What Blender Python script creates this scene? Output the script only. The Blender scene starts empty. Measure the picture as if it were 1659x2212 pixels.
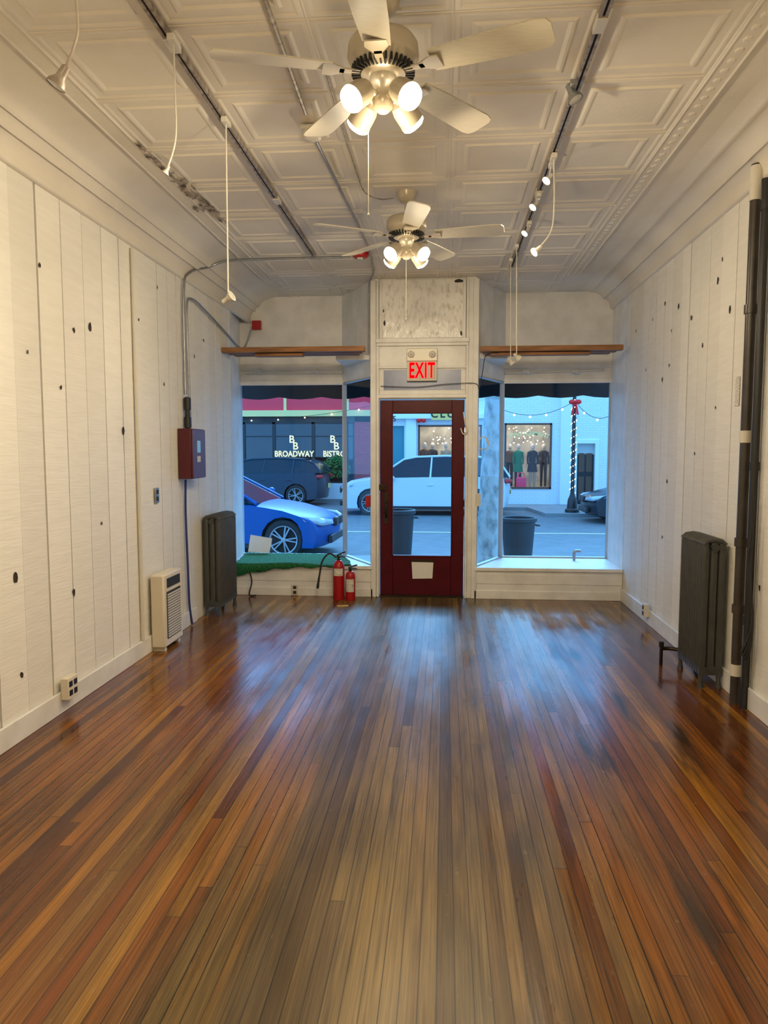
import bpy, bmesh, math, random
from mathutils import Vector, Matrix, Euler
PI = math.pi
RN = random.Random(11)
SC = bpy.context.scene
COL = SC.collection
# ------------------------------------------------------------------ camera
EYE = 1.51; FP = 1560.0
TH = math.atan(131 / FP); PS = math.atan(130.5 / FP * math.cos(TH))
cF = Vector((-math.sin(PS) * math.cos(TH), math.cos(PS) * math.cos(TH), -math.sin(TH)))
cR = Vector((math.cos(PS), math.sin(PS), 0)); cU = cR.cross(cF)
E = Vector((0, 0, EYE))
cam = bpy.data.cameras.new('camera'); co = bpy.data.objects.new('camera', cam); COL.objects.link(co)
co.location = E; co.rotation_euler = (PI / 2 - TH, 0, PS)
cam.sensor_fit = 'HORIZONTAL'; cam.sensor_width = 36; cam.lens = 36 * FP / 1659; cam.clip_start = .05; cam.clip_end = 300
SC.camera = co
SC.view_settings.view_transform = 'Standard'
SC.view_settings.look = 'None'
def ray(px, py): return cF + cR * ((px - 829.5) / FP) + cU * ((1106 - py) / FP)
def atY(px, py, Y): d = ray(px, py); return E + d * (Y / d.y)
def atX(px, py, X): d = ray(px, py); return E + d * (X / d.x)
def atZ(px, py, Z): d = ray(px, py); return E + d * ((Z - EYE) / d.z)
# ------------------------------------------------------------------ mesh builder
ORG = {}
class MB:
    def __init__(s): s.v = []; s.f = []; s.mi = []; s.cur = 0
    def add(s, vs, fs):
        n = len(s.v); s.v += [Vector(v) for v in vs]
        s.f += [tuple(i + n for i in f) for f in fs]; s.mi += [s.cur] * len(fs); return s
    def box(s, x0, y0, z0, x1, y1, z1, M=None):
        vs = [Vector((x, y, z)) for x in (x0, x1) for y in (y0, y1) for z in (z0, z1)]
        if M: vs = [M @ v for v in vs]
        return s.add(vs, [(0, 1, 3, 2), (4, 6, 7, 5), (0, 4, 5, 1), (2, 3, 7, 6), (0, 2, 6, 4), (1, 5, 7, 3)])
    def cbox(s, c, sz, M=None):
        h = [a / 2 for a in sz]; T = Matrix.Translation(Vector(c))
        if M: T = T @ M
        return s.box(-h[0], -h[1], -h[2], h[0], h[1], h[2], T)
    def lathe(s, prof, n=20, M=None, close=True):
        M = M or Matrix(); vs = []; fs = []
        for r, z in prof:
            for k in range(n):
                a = 2 * PI * k / n; vs.append(M @ Vector((r * math.cos(a), r * math.sin(a), z)))
        m = len(prof)
        for i in range(m - 1):
            for k in range(n):
                fs.append((i * n + k, i * n + (k + 1) % n, (i + 1) * n + (k + 1) % n, (i + 1) * n + k))
        if close:
            fs.append(tuple(range(n))[::-1]); fs.append(tuple((m - 1) * n + k for k in range(n)))
        return s.add(vs, fs)
    def cyl(s, p0, p1, r0, r1=None, n=16):
        p0 = Vector(p0); p1 = Vector(p1); r1 = r0 if r1 is None else r1; d = p1 - p0
        M = Matrix.Translation(p0) @ d.to_track_quat('Z', 'Y').to_matrix().to_4x4()
        return s.lathe([(r0, 0), (r1, d.length)], n, M)
    def tube(s, pts, r, n=8):
        pts = [Vector(p) for p in pts]; vs = []; fs = []; m = len(pts); up = None
        for i, p in enumerate(pts):
            t = (pts[min(i + 1, m - 1)] - pts[max(i - 1, 0)])
            if t.length < 1e-9: t = Vector((0, 0, 1))
            t.normalize()
            if up is None:
                up = Vector((0, 0, 1)) if abs(t.z) < .9 else Vector((1, 0, 0))
            a = (up - t * up.dot(t))
            if a.length < 1e-6: a = t.orthogonal()
            a.normalize(); up = a; b = t.cross(a)
            rr = r[min(i, len(r) - 1)] if isinstance(r, (list, tuple)) else r
            for k in range(n):
                g = 2 * PI * k / n; vs.append(p + a * rr * math.cos(g) + b * rr * math.sin(g))
        for i in range(m - 1):
            for k in range(n):
                fs.append((i * n + k, i * n + (k + 1) % n, (i + 1) * n + (k + 1) % n, (i + 1) * n + k))
        fs.append(tuple(range(n))[::-1]); fs.append(tuple((m - 1) * n + k for k in range(n)))
        return s.add(vs, fs)
    def ball(s, c, r, sc=(1, 1, 1), n=12, m=8):
        prof = [(max(1e-4, math.sin(PI * i / m)) * r, -math.cos(PI * i / m) * r) for i in range(m + 1)]
        M = Matrix.Translation(Vector(c)) @ Matrix.Diagonal((sc[0], sc[1], sc[2], 1))
        return s.lathe(prof, n, M)
    def prism(s, poly, f0, f1):
        n = len(poly); vs = [f0(*p) for p in poly] + [f1(*p) for p in poly]
        fs = [tuple(range(n))[::-1], tuple(range(n, 2 * n))] + [(k, (k + 1) % n, n + (k + 1) % n, n + k) for k in range(n)]
        return s.add(vs, fs)
    def build(s, name, mats, parent=None, bevel=0, ang=35, kind=None, seg=2):
        me = bpy.data.meshes.new(name); vs = s.v
        if parent is not None: org = ORG[parent.name]
        else:
            xs = [v.x for v in vs]; ys = [v.y for v in vs]; zs = [v.z for v in vs]
            org = Vector(((min(xs) + max(xs)) / 2, (min(ys) + max(ys)) / 2, min(zs)))
        me.from_pydata([v - org for v in vs], [], s.f)
        if not isinstance(mats, (list, tuple)): mats = [mats]
        for m in mats: me.materials.append(m)
        me.polygons.foreach_set('material_index', s.mi)
        bm = bmesh.new(); bm.from_mesh(me); bmesh.ops.recalc_face_normals(bm, faces=bm.faces); bm.to_mesh(me); bm.free()
        me.polygons.foreach_set('use_smooth', [True] * len(me.polygons))
        me.set_sharp_from_angle(angle=math.radians(ang))
        o = bpy.data.objects.new(name, me); COL.objects.link(o)
        ORG[o.name] = org.copy()
        if parent is not None: o.parent = parent
        else: o.location = org
        if bevel:
            b = o.modifiers.new('bevel', 'BEVEL'); b.width = bevel; b.segments = seg; b.limit_method = 'ANGLE'; b.angle_limit = math.radians(40); b.harden_normals = False
        if kind: o['kind'] = kind
        return o
def tag(o, label, cat, group=None, kind=None):
    o['label'] = label; o['category'] = cat
    if group: o['group'] = group
    if kind: o['kind'] = kind
    return o
def thing(name, label, cat, loc=(0, 0, 0), group=None):
    o = bpy.data.objects.new(name, None); COL.objects.link(o); o.empty_display_size = .05
    o.location = loc; ORG[o.name] = Vector(loc); return tag(o, label, cat, group)
def smooth(pts, k=6):
    pts = [Vector(p) for p in pts]; out = []
    P = [pts[0]] + pts + [pts[-1]]
    for i in range(1, len(P) - 2):
        for j in range(k):
            t = j / k; a, b, c, d = P[i - 1], P[i], P[i + 1], P[i + 2]
            out.append(.5 * ((2 * b) + (c - a) * t + (2 * a - 5 * b + 4 * c - d) * t * t + (3 * b - a - 3 * c + d) * t ** 3))
    out.append(pts[-1]); return out
def aimM(p, d): return Matrix.Translation(Vector(p)) @ Vector(d).to_track_quat('Z', 'Y').to_matrix().to_4x4()
def text(name, body, size, c, mat, parent, ext=.002, rot=(PI / 2, 0, 0), sx=1, kernel=1, off=.012):
    cu = bpy.data.curves.new('t', 'FONT'); cu.body = body; cu.size = size; cu.extrude = ext; cu.align_x = 'CENTER'; cu.align_y = 'CENTER'
    cu.space_character = kernel; cu.resolution_u = 3; cu.offset = size * off
    to = bpy.data.objects.new('t', cu); COL.objects.link(to); bpy.context.view_layer.update()
    me = bpy.data.meshes.new_from_object(to.evaluated_get(bpy.context.evaluated_depsgraph_get()))
    bpy.data.objects.remove(to)
    me.transform(Matrix.Translation(Vector(c) - (ORG[parent.name] if parent else Vector((0, 0, 0)))) @ Euler(rot).to_matrix().to_4x4() @ Matrix.Diagonal((sx, 1, 1, 1)))
    me.materials.clear(); me.materials.append(mat); me.name = name
    o = bpy.data.objects.new(name, me); COL.objects.link(o); o.parent = parent; ORG[o.name] = ORG[parent.name].copy()
    return o
# ------------------------------------------------------------------ materials
def mat(name, c, rough=.5, metal=0, c2=None, scale=8, stretch=(1, 1, 1), lo=.35, hi=.65, bump=0, bscale=40, bstretch=None, emit=0, coat=0, spec=.5, detail=4):
    m = bpy.data.materials.new(name); m.use_nodes = True; nt = m.node_tree; N = nt.nodes; L = nt.links; b = N['Principled BSDF']
    b.inputs['Base Color'].default_value = (*c, 1); b.inputs['Roughness'].default_value = rough; b.inputs['Metallic'].default_value = metal
    b.inputs['Specular IOR Level'].default_value = spec; b.inputs['Coat Weight'].default_value = coat
    tc = N.new('ShaderNodeTexCoord')
    if c2:
        mp = N.new('ShaderNodeMapping'); mp.inputs['Scale'].default_value = stretch; L.new(tc.outputs['Object'], mp.inputs[0])
        no = N.new('ShaderNodeTexNoise'); no.inputs['Scale'].default_value = scale; no.inputs['Detail'].default_value = detail; L.new(mp.outputs[0], no.inputs['Vector'])
        r = N.new('ShaderNodeValToRGB'); r.color_ramp.elements[0].position = lo; r.color_ramp.elements[1].position = hi
        r.color_ramp.elements[0].color = (*c, 1); r.color_ramp.elements[1].color = (*c2, 1)
        L.new(no.outputs['Fac'], r.inputs[0]); L.new(r.outputs[0], b.inputs['Base Color'])
    if bump:
        mp = N.new('ShaderNodeMapping'); mp.inputs['Scale'].default_value = bstretch or (1, 1, 1); L.new(tc.outputs['Object'], mp.inputs[0])
        no = N.new('ShaderNodeTexNoise'); no.inputs['Scale'].default_value = bscale; no.inputs['Detail'].default_value = 3; L.new(mp.outputs[0], no.inputs['Vector'])
        bp = N.new('ShaderNodeBump'); bp.inputs['Strength'].default_value = bump; bp.inputs['Distance'].default_value = .01
        L.new(no.outputs['Fac'], bp.inputs['Height']); L.new(bp.outputs[0], b.inputs['Normal'])
    if emit:
        b.inputs['Emission Color'].default_value = (*c, 1); b.inputs['Emission Strength'].default_value = emit
    return m
def glass_mat(name, tint=(1, 1, 1), refl=.05, k=.3):
    m = bpy.data.materials.new(name); m.use_nodes = True; nt = m.node_tree; N = nt.nodes; L = nt.links; N.clear()
    o = N.new('ShaderNodeOutputMaterial'); t = N.new('ShaderNodeBsdfTransparent'); g = N.new('ShaderNodeBsdfGlossy'); mx = N.new('ShaderNodeMixShader')
    t.inputs[0].default_value = (*tint, 1); g.inputs['Roughness'].default_value = .02
    lw = N.new('ShaderNodeLayerWeight'); lw.inputs[0].default_value = .15
    mu = N.new('ShaderNodeMath'); mu.operation = 'MULTIPLY_ADD'; mu.inputs[1].default_value = k; mu.inputs[2].default_value = refl
    L.new(lw.outputs['Fresnel'], mu.inputs[0]); L.new(mu.outputs[0], mx.inputs[0]); L.new(t.outputs[0], mx.inputs[1]); L.new(g.outputs[0], mx.inputs[2]); L.new(mx.outputs[0], o.inputs[0])
    return m
def floor_mat():
    m = bpy.data.materials.new('worn_strip_floor'); m.use_nodes = True; nt = m.node_tree; N = nt.nodes; L = nt.links; b = N['Principled BSDF']
    geo = N.new('ShaderNodeNewGeometry'); sp = N.new('ShaderNodeSeparateXYZ'); L.new(geo.outputs['Position'], sp.inputs[0])
    def M(op, a, bb=None, c=None, clamp=False):
        n = N.new('ShaderNodeMath'); n.operation = op; n.use_clamp = clamp
        for i, q in enumerate((a, bb, c)):
            if q is None: continue
            if isinstance(q, (int, float)): n.inputs[i].default_value = q
            else: L.new(q, n.inputs[i])
        return n.outputs[0]
    def mixc(f, a, bb, mode='MIX'):
        n = N.new('ShaderNodeMix'); n.data_type = 'RGBA'; n.blend_type = mode
        for i, q in ((0, f), (6, a), (7, bb)):
            if isinstance(q, (int, float)): n.inputs[i].default_value = q
            elif isinstance(q, tuple): n.inputs[i].default_value = (*q, 1)
            else: L.new(q, n.inputs[i])
        return n.outputs[2]
    def noise(sx, sy, sc=1, det=4, off=0):
        cb = N.new('ShaderNodeCombineXYZ'); L.new(M('MULTIPLY', X, sx), cb.inputs[0]); L.new(M('MULTIPLY', Y, sy), cb.inputs[1]); cb.inputs[2].default_value = off
        n = N.new('ShaderNodeTexNoise'); n.inputs['Scale'].default_value = sc; n.inputs['Detail'].default_value = det; L.new(cb.outputs[0], n.inputs['Vector']); return n.outputs['Fac']
    def white(a, bb):
        cb = N.new('ShaderNodeCombineXYZ'); L.new(a, cb.inputs[0])
        if isinstance(bb, (int, float)): cb.inputs[1].default_value = bb
        else: L.new(bb, cb.inputs[1])
        n = N.new('ShaderNodeTexWhiteNoise'); n.noise_dimensions = '2D'; L.new(cb.outputs[0], n.inputs[0]); return n.outputs['Value']
    def ramp(f, cols):
        r = N.new('ShaderNodeValToRGB'); L.new(f, r.inputs[0]); e = r.color_ramp.elements; n = len(cols)
        e[0].color = (*cols[0], 1); e[1].color = (*cols[-1], 1); e[1].position = 1
        for i in range(1, n - 1): k = e.new(i / (n - 1)); k.color = (*cols[i], 1)
        return r.outputs[0]
    X, Y = sp.outputs[0], sp.outputs[1]
    u = M('DIVIDE', M('ADD', X, 40), .052); xi = M('FLOOR', u); fx = M('FRACT', u)
    v = M('DIVIDE', M('ADD', Y, M('MULTIPLY', white(xi, 3.3), 9)), 4.2); yi = M('FLOOR', v); fy = M('FRACT', v)
    rnd = white(xi, yi); rnd2 = white(xi, M('ADD', yi, 17.7)); rnd3 = white(xi, M('ADD', yi, 41.3))
    side = ramp(rnd, [(.070, .018, .004), (.135, .038, .005), (.22, .080, .008), (.105, .031, .005), (.32, .140, .013)])
    worn = ramp(rnd2, [(.062, .042, .014), (.112, .076, .025), (.165, .115, .040), (.088, .058, .018)])
    redc = ramp(rnd2, [(.060, .018, .012), (.115, .042, .024)])
    cx = M('ABSOLUTE', M('ADD', X, .18)); wx = M('SUBTRACT', 1.50, M('MULTIPLY', cx, 1.35))
    wn = M('ADD', wx, M('MULTIPLY', M('SUBTRACT', noise(3.0, .28, 1, 6), .5), 2.8))
    wn = M('ADD', wn, M('MULTIPLY', M('SUBTRACT', rnd3, .5), .55), None, True)
    colr = mixc(M('MULTIPLY', wn, .95), side, worn)
    rd = M('MULTIPLY', M('SUBTRACT', noise(1.8, .3, 1, 3, 5.5), .48), 5, None, True)
    rd = M('MULTIPLY', rd, M('MULTIPLY', M('SUBTRACT', Y, 1.8), .35, None, True))
    colr = mixc(M('MULTIPLY', rd, .5), colr, redc)
    gr = M('MULTIPLY', M('SUBTRACT', noise(170, 3.2, 1, 5, 2), .5), 1.9); gr = M('ADD', gr, M('MULTIPLY', M('SUBTRACT', noise(3, 1.2, 1, 5, 12), .5), 1.2))
    gr = M('ADD', gr, M('MULTIPLY', M('SUBTRACT', noise(22, .6, 1, 5, 52), .5), 1.6))
    gm = M('MAXIMUM', M('ADD', 1, gr), .15); cg = N.new('ShaderNodeCombineXYZ'); [L.new(gm, cg.inputs[i]) for i in range(3)]
    colr = mixc(1, colr, cg.outputs[0], 'MULTIPLY')
    st = M('MULTIPLY', M('SUBTRACT', noise(8, 1.2, 1, 7, 9), .545), 9, None, True)
    st = M('MULTIPLY', st, M('ADD', .3, M('MULTIPLY', X, .65), None, True))
    colr = mixc(M('MULTIPLY', st, .88), colr, (.010, .008, .006))
    sc = M('MULTIPLY', M('SUBTRACT', noise(9, 5, 3, 6, 21), .67), 9, None, True)
    colr = mixc(M('MULTIPLY', sc, .3), colr, (.28, .22, .14))
    gx = M('LESS_THAN', M('ABSOLUTE', M('SUBTRACT', fx, .5)), .46); gy = M('GREATER_THAN', fy, .0009)
    gap = M('MULTIPLY', gx, gy)
    gd = M('ADD', .45, M('MULTIPLY', white(xi, 8.8), .5))
    colr = mixc(M('MULTIPLY', M('SUBTRACT', 1, gap), gd), colr, (.006, .004, .003))
    L.new(colr, b.inputs['Base Color'])
    ro = M('ADD', .17, M('MULTIPLY', wn, .19)); ro = M('ADD', ro, M('MULTIPLY', M('SUBTRACT', noise(10, 2, 1, 5, 31), .5), .38)); L.new(M('MAXIMUM', ro, .08), b.inputs['Roughness'])
    b.inputs['Specular IOR Level'].default_value = .5
    h = M('ADD', gap, M('MULTIPLY', noise(30, 1.5, 1, 3, 4), .8)); h = M('ADD', h, M('MULTIPLY', rnd, .25))
    bp = N.new('ShaderNodeBump'); bp.inputs['Strength'].default_value = .4; bp.inputs['Distance'].default_value = .003; L.new(h, bp.inputs['Height']); L.new(bp.outputs[0], b.inputs['Normal'])
    return m
def plank_mat():
    m = mat('painted_rough_plank', (.86, .84, .78), .5, bump=.22, bscale=1, bstretch=(8, 7, 90), c2=(.82, .80, .74), scale=1, stretch=(3, 4, 30))
    nt = m.node_tree; N = nt.nodes; L = nt.links; b = N['Principled BSDF']; src = b.inputs['Base Color'].links[0].from_socket
    g = N.new('ShaderNodeNewGeometry'); mr = N.new('ShaderNodeMapRange'); mr.inputs[3].default_value = .90; mr.inputs[4].default_value = 1.0
    L.new(g.outputs['Random Per Island'], mr.inputs[0]); mx = N.new('ShaderNodeMix'); mx.data_type = 'RGBA'; mx.blend_type = 'MULTIPLY'; mx.inputs[0].default_value = 1
    L.new(src, mx.inputs[6]); L.new(mr.outputs[0], mx.inputs[7]); L.new(mx.outputs[2], b.inputs['Base Color']); return m
def brick_mat(name, c1, c2, mo, sc=1.0):
    m = bpy.data.materials.new(name); m.use_nodes = True; nt = m.node_tree; N = nt.nodes; L = nt.links; b = N['Principled BSDF']
    g = N.new('ShaderNodeNewGeometry'); s = N.new('ShaderNodeSeparateXYZ'); c = N.new('ShaderNodeCombineXYZ')
    L.new(g.outputs['Position'], s.inputs[0]); L.new(s.outputs[0], c.inputs[0]); L.new(s.outputs[2], c.inputs[1])
    t = N.new('ShaderNodeTexBrick'); t.inputs['Scale'].default_value = sc; t.inputs['Color1'].default_value = (*c1, 1); t.inputs['Color2'].default_value = (*c2, 1); t.inputs['Mortar'].default_value = (*mo, 1)
    t.inputs['Brick Width'].default_value = .22; t.inputs['Row Height'].default_value = .075; t.inputs['Mortar Size'].default_value = .008
    L.new(c.outputs[0], t.inputs['Vector']); L.new(t.outputs['Color'], b.inputs['Base Color']); b.inputs['Roughness'].default_value = .8; return m

M = {}
M['floor'] = floor_mat(); M['plank'] = plank_mat()
M['gapdark'] = mat('dark_plank_gap', (.018, .014, .011), .9); M['knot'] = mat('dark_wood_knot', (.012, .009, .007), .8, c2=(.05, .025, .015), scale=60)
M['ceil'] = mat('painted_pressed_tin', (.78, .725, .625), .5, c2=(.67, .615, .515), scale=1.4, lo=.4, hi=.72, bump=.10, bscale=45)
M['peel'] = mat('bare_peeled_plaster', (.06, .04, .03), .9, c2=(.50, .42, .33), scale=18)
M['white'] = mat('white_gloss_trim', (.82, .81, .79), .4, c2=(.70, .69, .66), scale=5, bump=.08, bscale=30)
M['whited'] = mat('dusty_white_paint', (.66, .65, .62), .6, c2=(.74, .73, .70), scale=4, bump=.1, bscale=20)
M['marble'] = mat('crinkled_white_panel', (.90, .89, .86), .25, c2=(.48, .45, .38), scale=11, stretch=(2.0, 1, 1.1), lo=.50, hi=.80, bump=1.0, bscale=14, bstretch=(2.4, 1, .8), detail=8)
M['reddoor'] = mat('dark_red_gloss_door', (.085, .0025, .009), .4, c2=(.065, .002, .007), scale=10, bump=.05, bscale=30, spec=.2)
M['brass'] = mat('aged_dark_brass', (.035, .024, .014), .4, .7); M['steel'] = mat('galvanized_steel', (.36, .37, .38), .4, .8, c2=(.28, .29, .30), scale=20)
M['wframe'] = mat('pale_metal_glazing_bar', (.50, .53, .56), .4, .4)
M['glass'] = glass_mat('window_glass', (.95, .98, 1), .01, .08); M['dglass'] = glass_mat('tinted_shop_glass', (.45, .55, .62), .07)
M['cream'] = mat('cream_enamel', (.70, .64, .51), .35); M['creamd'] = mat('cream_fan_metal', (.50, .44, .34), .3, .2); M['blade'] = mat('cream_fan_blade', (.56, .51, .40), .38, c2=(.51, .46, .36), scale=20, stretch=(1, 8, 1))
M['offwhite'] = mat('offwhite_plastic', (.62, .59, .52), .4); M['slot'] = mat('black_vent_shadow', (.02, .02, .02), .7)
M['bulb'] = mat('lit_bulb_face', (1, .90, .66), .3, emit=22); M['bulb2'] = mat('lit_track_bulb', (1, .80, .48), .3, emit=22); M['deadbulb'] = mat('unlit_lamp_glass', (.5, .5, .46), .15)
M['black'] = mat('matte_black', (.014, .014, .016), .4); M['rubber'] = mat('black_rubber', (.02, .02, .022), .75); M['track'] = mat('weathered_track_rail', (.42, .38, .32), .45, .2, c2=(.18, .13, .10), scale=3, stretch=(1, 8, 1))
M['ironrad'] = mat('grey_painted_cast_iron', (.060, .062, .060), .42, .2, c2=(.075, .076, .073), scale=12)
M['pipe'] = mat('brown_black_painted_pipe', (.035, .028, .024), .35, c2=(.055, .045, .038), scale=10); M['tape'] = mat('white_wrapping_tape', (.66, .62, .54), .6)
M['alarm'] = mat('dark_red_enamel_box', (.085, .005, .012), .35); M['red'] = mat('bright_red_enamel', (.38, .006, .010), .3); M['redl'] = mat('lit_red_letters', (1, .0, .002), .6, emit=2.0, spec=0)
M['bluec'] = mat('blue_cable_sheath', (.02, .035, .16), .5); M['label'] = mat('printed_paper_label', (.72, .70, .60), .6, c2=(.30, .28, .26), scale=60, stretch=(1, 1, 3), lo=.5, hi=.6)
M['paper'] = mat('white_paper', (.90, .90, .90), .8); M['lcd'] = mat('blue_display_glass', (.20, .42, .62), .2, emit=.15)
M['turf'] = mat('green_artificial_turf', (.006, .075, .022), .95, c2=(.02, .19, .05), scale=70, lo=.4, hi=.6, bump=.8, bscale=160)
M['wood'] = mat('rough_pine_board', (.38, .175, .065), .6, c2=(.20, .085, .03), scale=3, stretch=(1, 14, 14)); M['transom'] = mat('dusty_blue_transom_glass', (.20, .24, .40), .3, c2=(.15, .19, .33), scale=6)
M['asphalt'] = mat('worn_asphalt', (.14, .145, .15), .85, c2=(.175, .18, .185), scale=3, bump=.2, bscale=50); M['walk'] = mat('concrete_sidewalk', (.28, .28, .28), .85, c2=(.24, .24, .24), scale=2); M['linep'] = mat('road_line_paint', (.60, .52, .32), .7)
M['bluecar'] = mat('vivid_blue_car_paint', (.001, .080, .30), .35, .0, spec=.2); M['greycar'] = mat('dark_blue_grey_car_paint', (.014, .036, .060), .3, .0, spec=.35); M['whitecar'] = mat('white_car_paint', (.66, .70, .72), .3, coat=.2); M['blackcar'] = mat('black_car_paint', (.010, .014, .02), .25, .0, spec=.4)
M['carglass'] = mat('dark_car_window', (.012, .024, .036), .1, 0, spec=.25); M['rim'] = mat('silver_alloy', (.36, .38, .40), .35, .7); M['lamp'] = mat('clear_headlight', (.50, .56, .62), .1, .3); M['tail'] = mat('red_tail_lamp', (.55, .02, .02), .15)
M['bin'] = mat('dark_grey_bin_plastic', (.03, .034, .038), .55); M['bark'] = mat('mottled_sycamore_bark', (.56, .58, .54), .9, c2=(.20, .20, .18), scale=9, stretch=(1, 1, .5), lo=.45, hi=.7, bump=.5, bscale=25)
M['bwhite'] = brick_mat('white_painted_brick', (.84, .85, .85), (.80, .81, .82), (.70, .72, .74)); M['bred'] = brick_mat('magenta_red_brick', (.70, .05, .05), (.60, .04, .045), (.28, .10, .12)); M['plainw'] = mat('white_stucco', (.84, .85, .85), .8)
M['pinkf'] = mat('raspberry_fascia', (.98, .03, .055), .5); M['butter'] = mat('butter_yellow_trim', (.98, .70, .26), .6); M['gold'] = mat('glowing_gold_letters', (.97, .76, .38), .4, emit=.75)  # gold letters brightened by emission in their material, not by a lamp
M['warmwall'] = mat('self_lit_shop_wall', (.50, .44, .36), .8, c2=(.20, .17, .14), scale=1.8, emit=.12); M['darkin'] = mat('dim_interior', (.04, .036, .036), .8, c2=(.10, .085, .075), scale=1.2)  # shop wall: interior light put into the material as faint emission
M['leaf'] = mat('dark_green_leaves', (.015, .11, .02), .6, c2=(.05, .24, .04), scale=40); M['skin'] = mat('pale_mannequin', (.66, .55, .45), .5)
M['cgreen'] = mat('emerald_fabric', (.01, .18, .09), .8); M['cblack'] = mat('charcoal_fabric', (.03, .03, .04), .85); M['cpink'] = mat('hot_pink_fabric', (.9, .05, .14), .7); M['cbrown'] = mat('brown_fabric', (.14, .07, .045), .85); M['ctan'] = mat('tan_fabric', (.42, .33, .22), .85)
M['teal'] = mat('teal_painted_door', (.03, .25, .30), .5); M['yellow'] = mat('yellow_shop_sign', (.97, .62, .16), .5); M['fairy'] = mat('warm_fairy_light', (1, .82, .50), .4, emit=7); M['redbow'] = mat('red_ribbon', (.95, .01, .015), .6)
M['bdark'] = mat('black_awning_canvas', (.010, .010, .012), .9); M['wood2'] = mat('yellow_wood_scrap', (.6, .42, .14), .6); M['face'] = mat('pale_sign_face', (.50, .46, .38), .5)

# ------------------------------------------------------------------ room shell
XL, XR, D, D2, ZC, YB = -2.21, 1.80, 7.40, 8.15, 3.24, -2.6
PLT = .32
mb = MB(); mb.box(XL - .1, YB, -.06, XR + .1, D + .03, 0); fl = mb.build('floor', M['floor'], kind='structure')
def plank_wall(name, x, sgn, ztop, start, knots, y1):
    mb = MB(); y = start
    while y > YB: y -= .25
    mb.cur = 1; mb.box(x + sgn * .022, YB, 0, x + sgn * .08, y1, ztop + .1); mb.cur = 0
    r = random.Random(5 if sgn < 0 else 9)
    while y < y1:
        w = .25 if y > 3.5 and y < 4.8 else r.uniform(.17, .25)
        g = r.choice([.004, .006, .008, .011, .015]); dx = r.uniform(0, .006); tp = r.uniform(-.005, .005)
        a, b_ = max(y, YB), min(y + w - g, y1)
        if b_ > a:
            x0, x1, zt = x + sgn * dx, x + sgn * .021, ztop - r.uniform(0, .006)
            mb.add([(x0, a, 0), (x0, b_, 0), (x0, b_ + tp, zt), (x0, a + tp * .5, zt), (x1, a, 0), (x1, b_, 0), (x1, b_ + tp, zt), (x1, a + tp * .5, zt)], [(0, 1, 2, 3), (4, 5, 6, 7), (0, 1, 5, 4), (1, 2, 6, 5), (2, 3, 7, 6), (3, 0, 4, 7)])
        y += w
    mb.cur = 2
    for (px, py, s_) in knots:
        p = atX(px, py, x - sgn * .0015); n = 9; ring = []; s_ *= 1.15
        for k in range(n):
            a = 2 * PI * k / n; rr = s_ * RN.uniform(.6, 1.2)
            ring.append((x - sgn * .0015, p.y + rr * math.cos(a) * .75, p.z + rr * math.sin(a) * 1.2))
        mb.add(ring, [tuple(range(n))])
    return mb.build(name, [M['plank'], M['gapdark'], M['knot']], kind='structure')
plank_wall('wall_left', XL, -1, 2.97, 4.18, [(195, 707, .022), (160, 712, .014), (132, 837, .014), (267, 931, .022), (33, 1250, .024), (160, 1280, .018), (47, 1458, .016), (86, 572, .014), (60, 760, .01), (220, 1130, .01), (355, 830, .014), (420, 770, .014), (440, 735, .012), (300, 690, .01), (340, 620, .012)], D)
plank_wall('wall_right', XR, 1, 3.06, 4.05, [(1493, 687, .02), (1465, 662, .017), (1550, 607, .018), (1436, 655, .014), (1430, 820, .014), (1517, 745, .013), (1450, 715, .012), (1440, 1040, .016), (1374, 715, .013), (1576, 670, .02), (1445, 790, .012), (1560, 560, .012), (1640, 1270, .016), (1410, 690, .014), (1395, 800, .012), (1545, 880, .01), (1430, 1160, .012), (1500, 980, .01)], D)
MB().box(XL - .1, YB - .1, 0, XR + .1, YB, ZC).build('wall_rear', M['whited'], kind='structure')
for nm, xa, xb, s_ in (('wall_bay_left', XL, -2.33, -1), ('wall_bay_right', XR, 1.81, 1)):
    mb = MB(); poly = [(xa, D), (xb, D2 + .1), (xb + s_ * .06, D2 + .1), (xa + s_ * .1, D)]
    mb.prism(poly, lambda a, b: Vector((a, b, 0)), lambda a, b: Vector((a, b, ZC))); mb.build(nm, M['white'], kind='structure')
mb = MB(); mb.box(XL, YB, 0, XL + .018, 6.2, .125); mb.build('baseboard_left', M['white'], bevel=.004, kind='structure')
mb = MB(); mb.box(XR - .018, YB, 0, XR, D - .02, .13); mb.build('baseboard_right', M['white'], bevel=.004, kind='structure')
mb = MB(); P0 = .5863; seams = [-1.736 + P0 * k for k in range(6)]
y0 = 3.60 - P0 * 10; rows = [y0 + P0 * k for k in range(0, 18)]
rows = [y for y in rows if YB < y < 7.95]
rings = [(.293, 0), (.277, -.005), (.266, -.005), (.254, 0), (.214, 0), (.202, -.007), (.190, -.007), (.174, -.0005)]
for i in range(5):
    for y in rows:
        if y + P0 > D2 + .3: continue
        cx, cy = seams[i] + P0 / 2, y + P0 / 2; vs = []; fs = []
        for (h, z) in rings:
            sh = h * P0 / .586
            vs += [(cx - sh, cy - sh, ZC + z), (cx + sh, cy - sh, ZC + z), (cx + sh, cy + sh, ZC + z), (cx - sh, cy + sh, ZC + z)]
        for k in range(len(rings) - 1):
            for j in range(4): fs.append((k * 4 + j, k * 4 + (j + 1) % 4, k * 4 + 4 + (j + 1) % 4, k * 4 + 4 + j))
        k = (len(rings) - 1) * 4; fs.append((k, k + 1, k + 2, k + 3)); mb.add(vs, fs)
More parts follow.
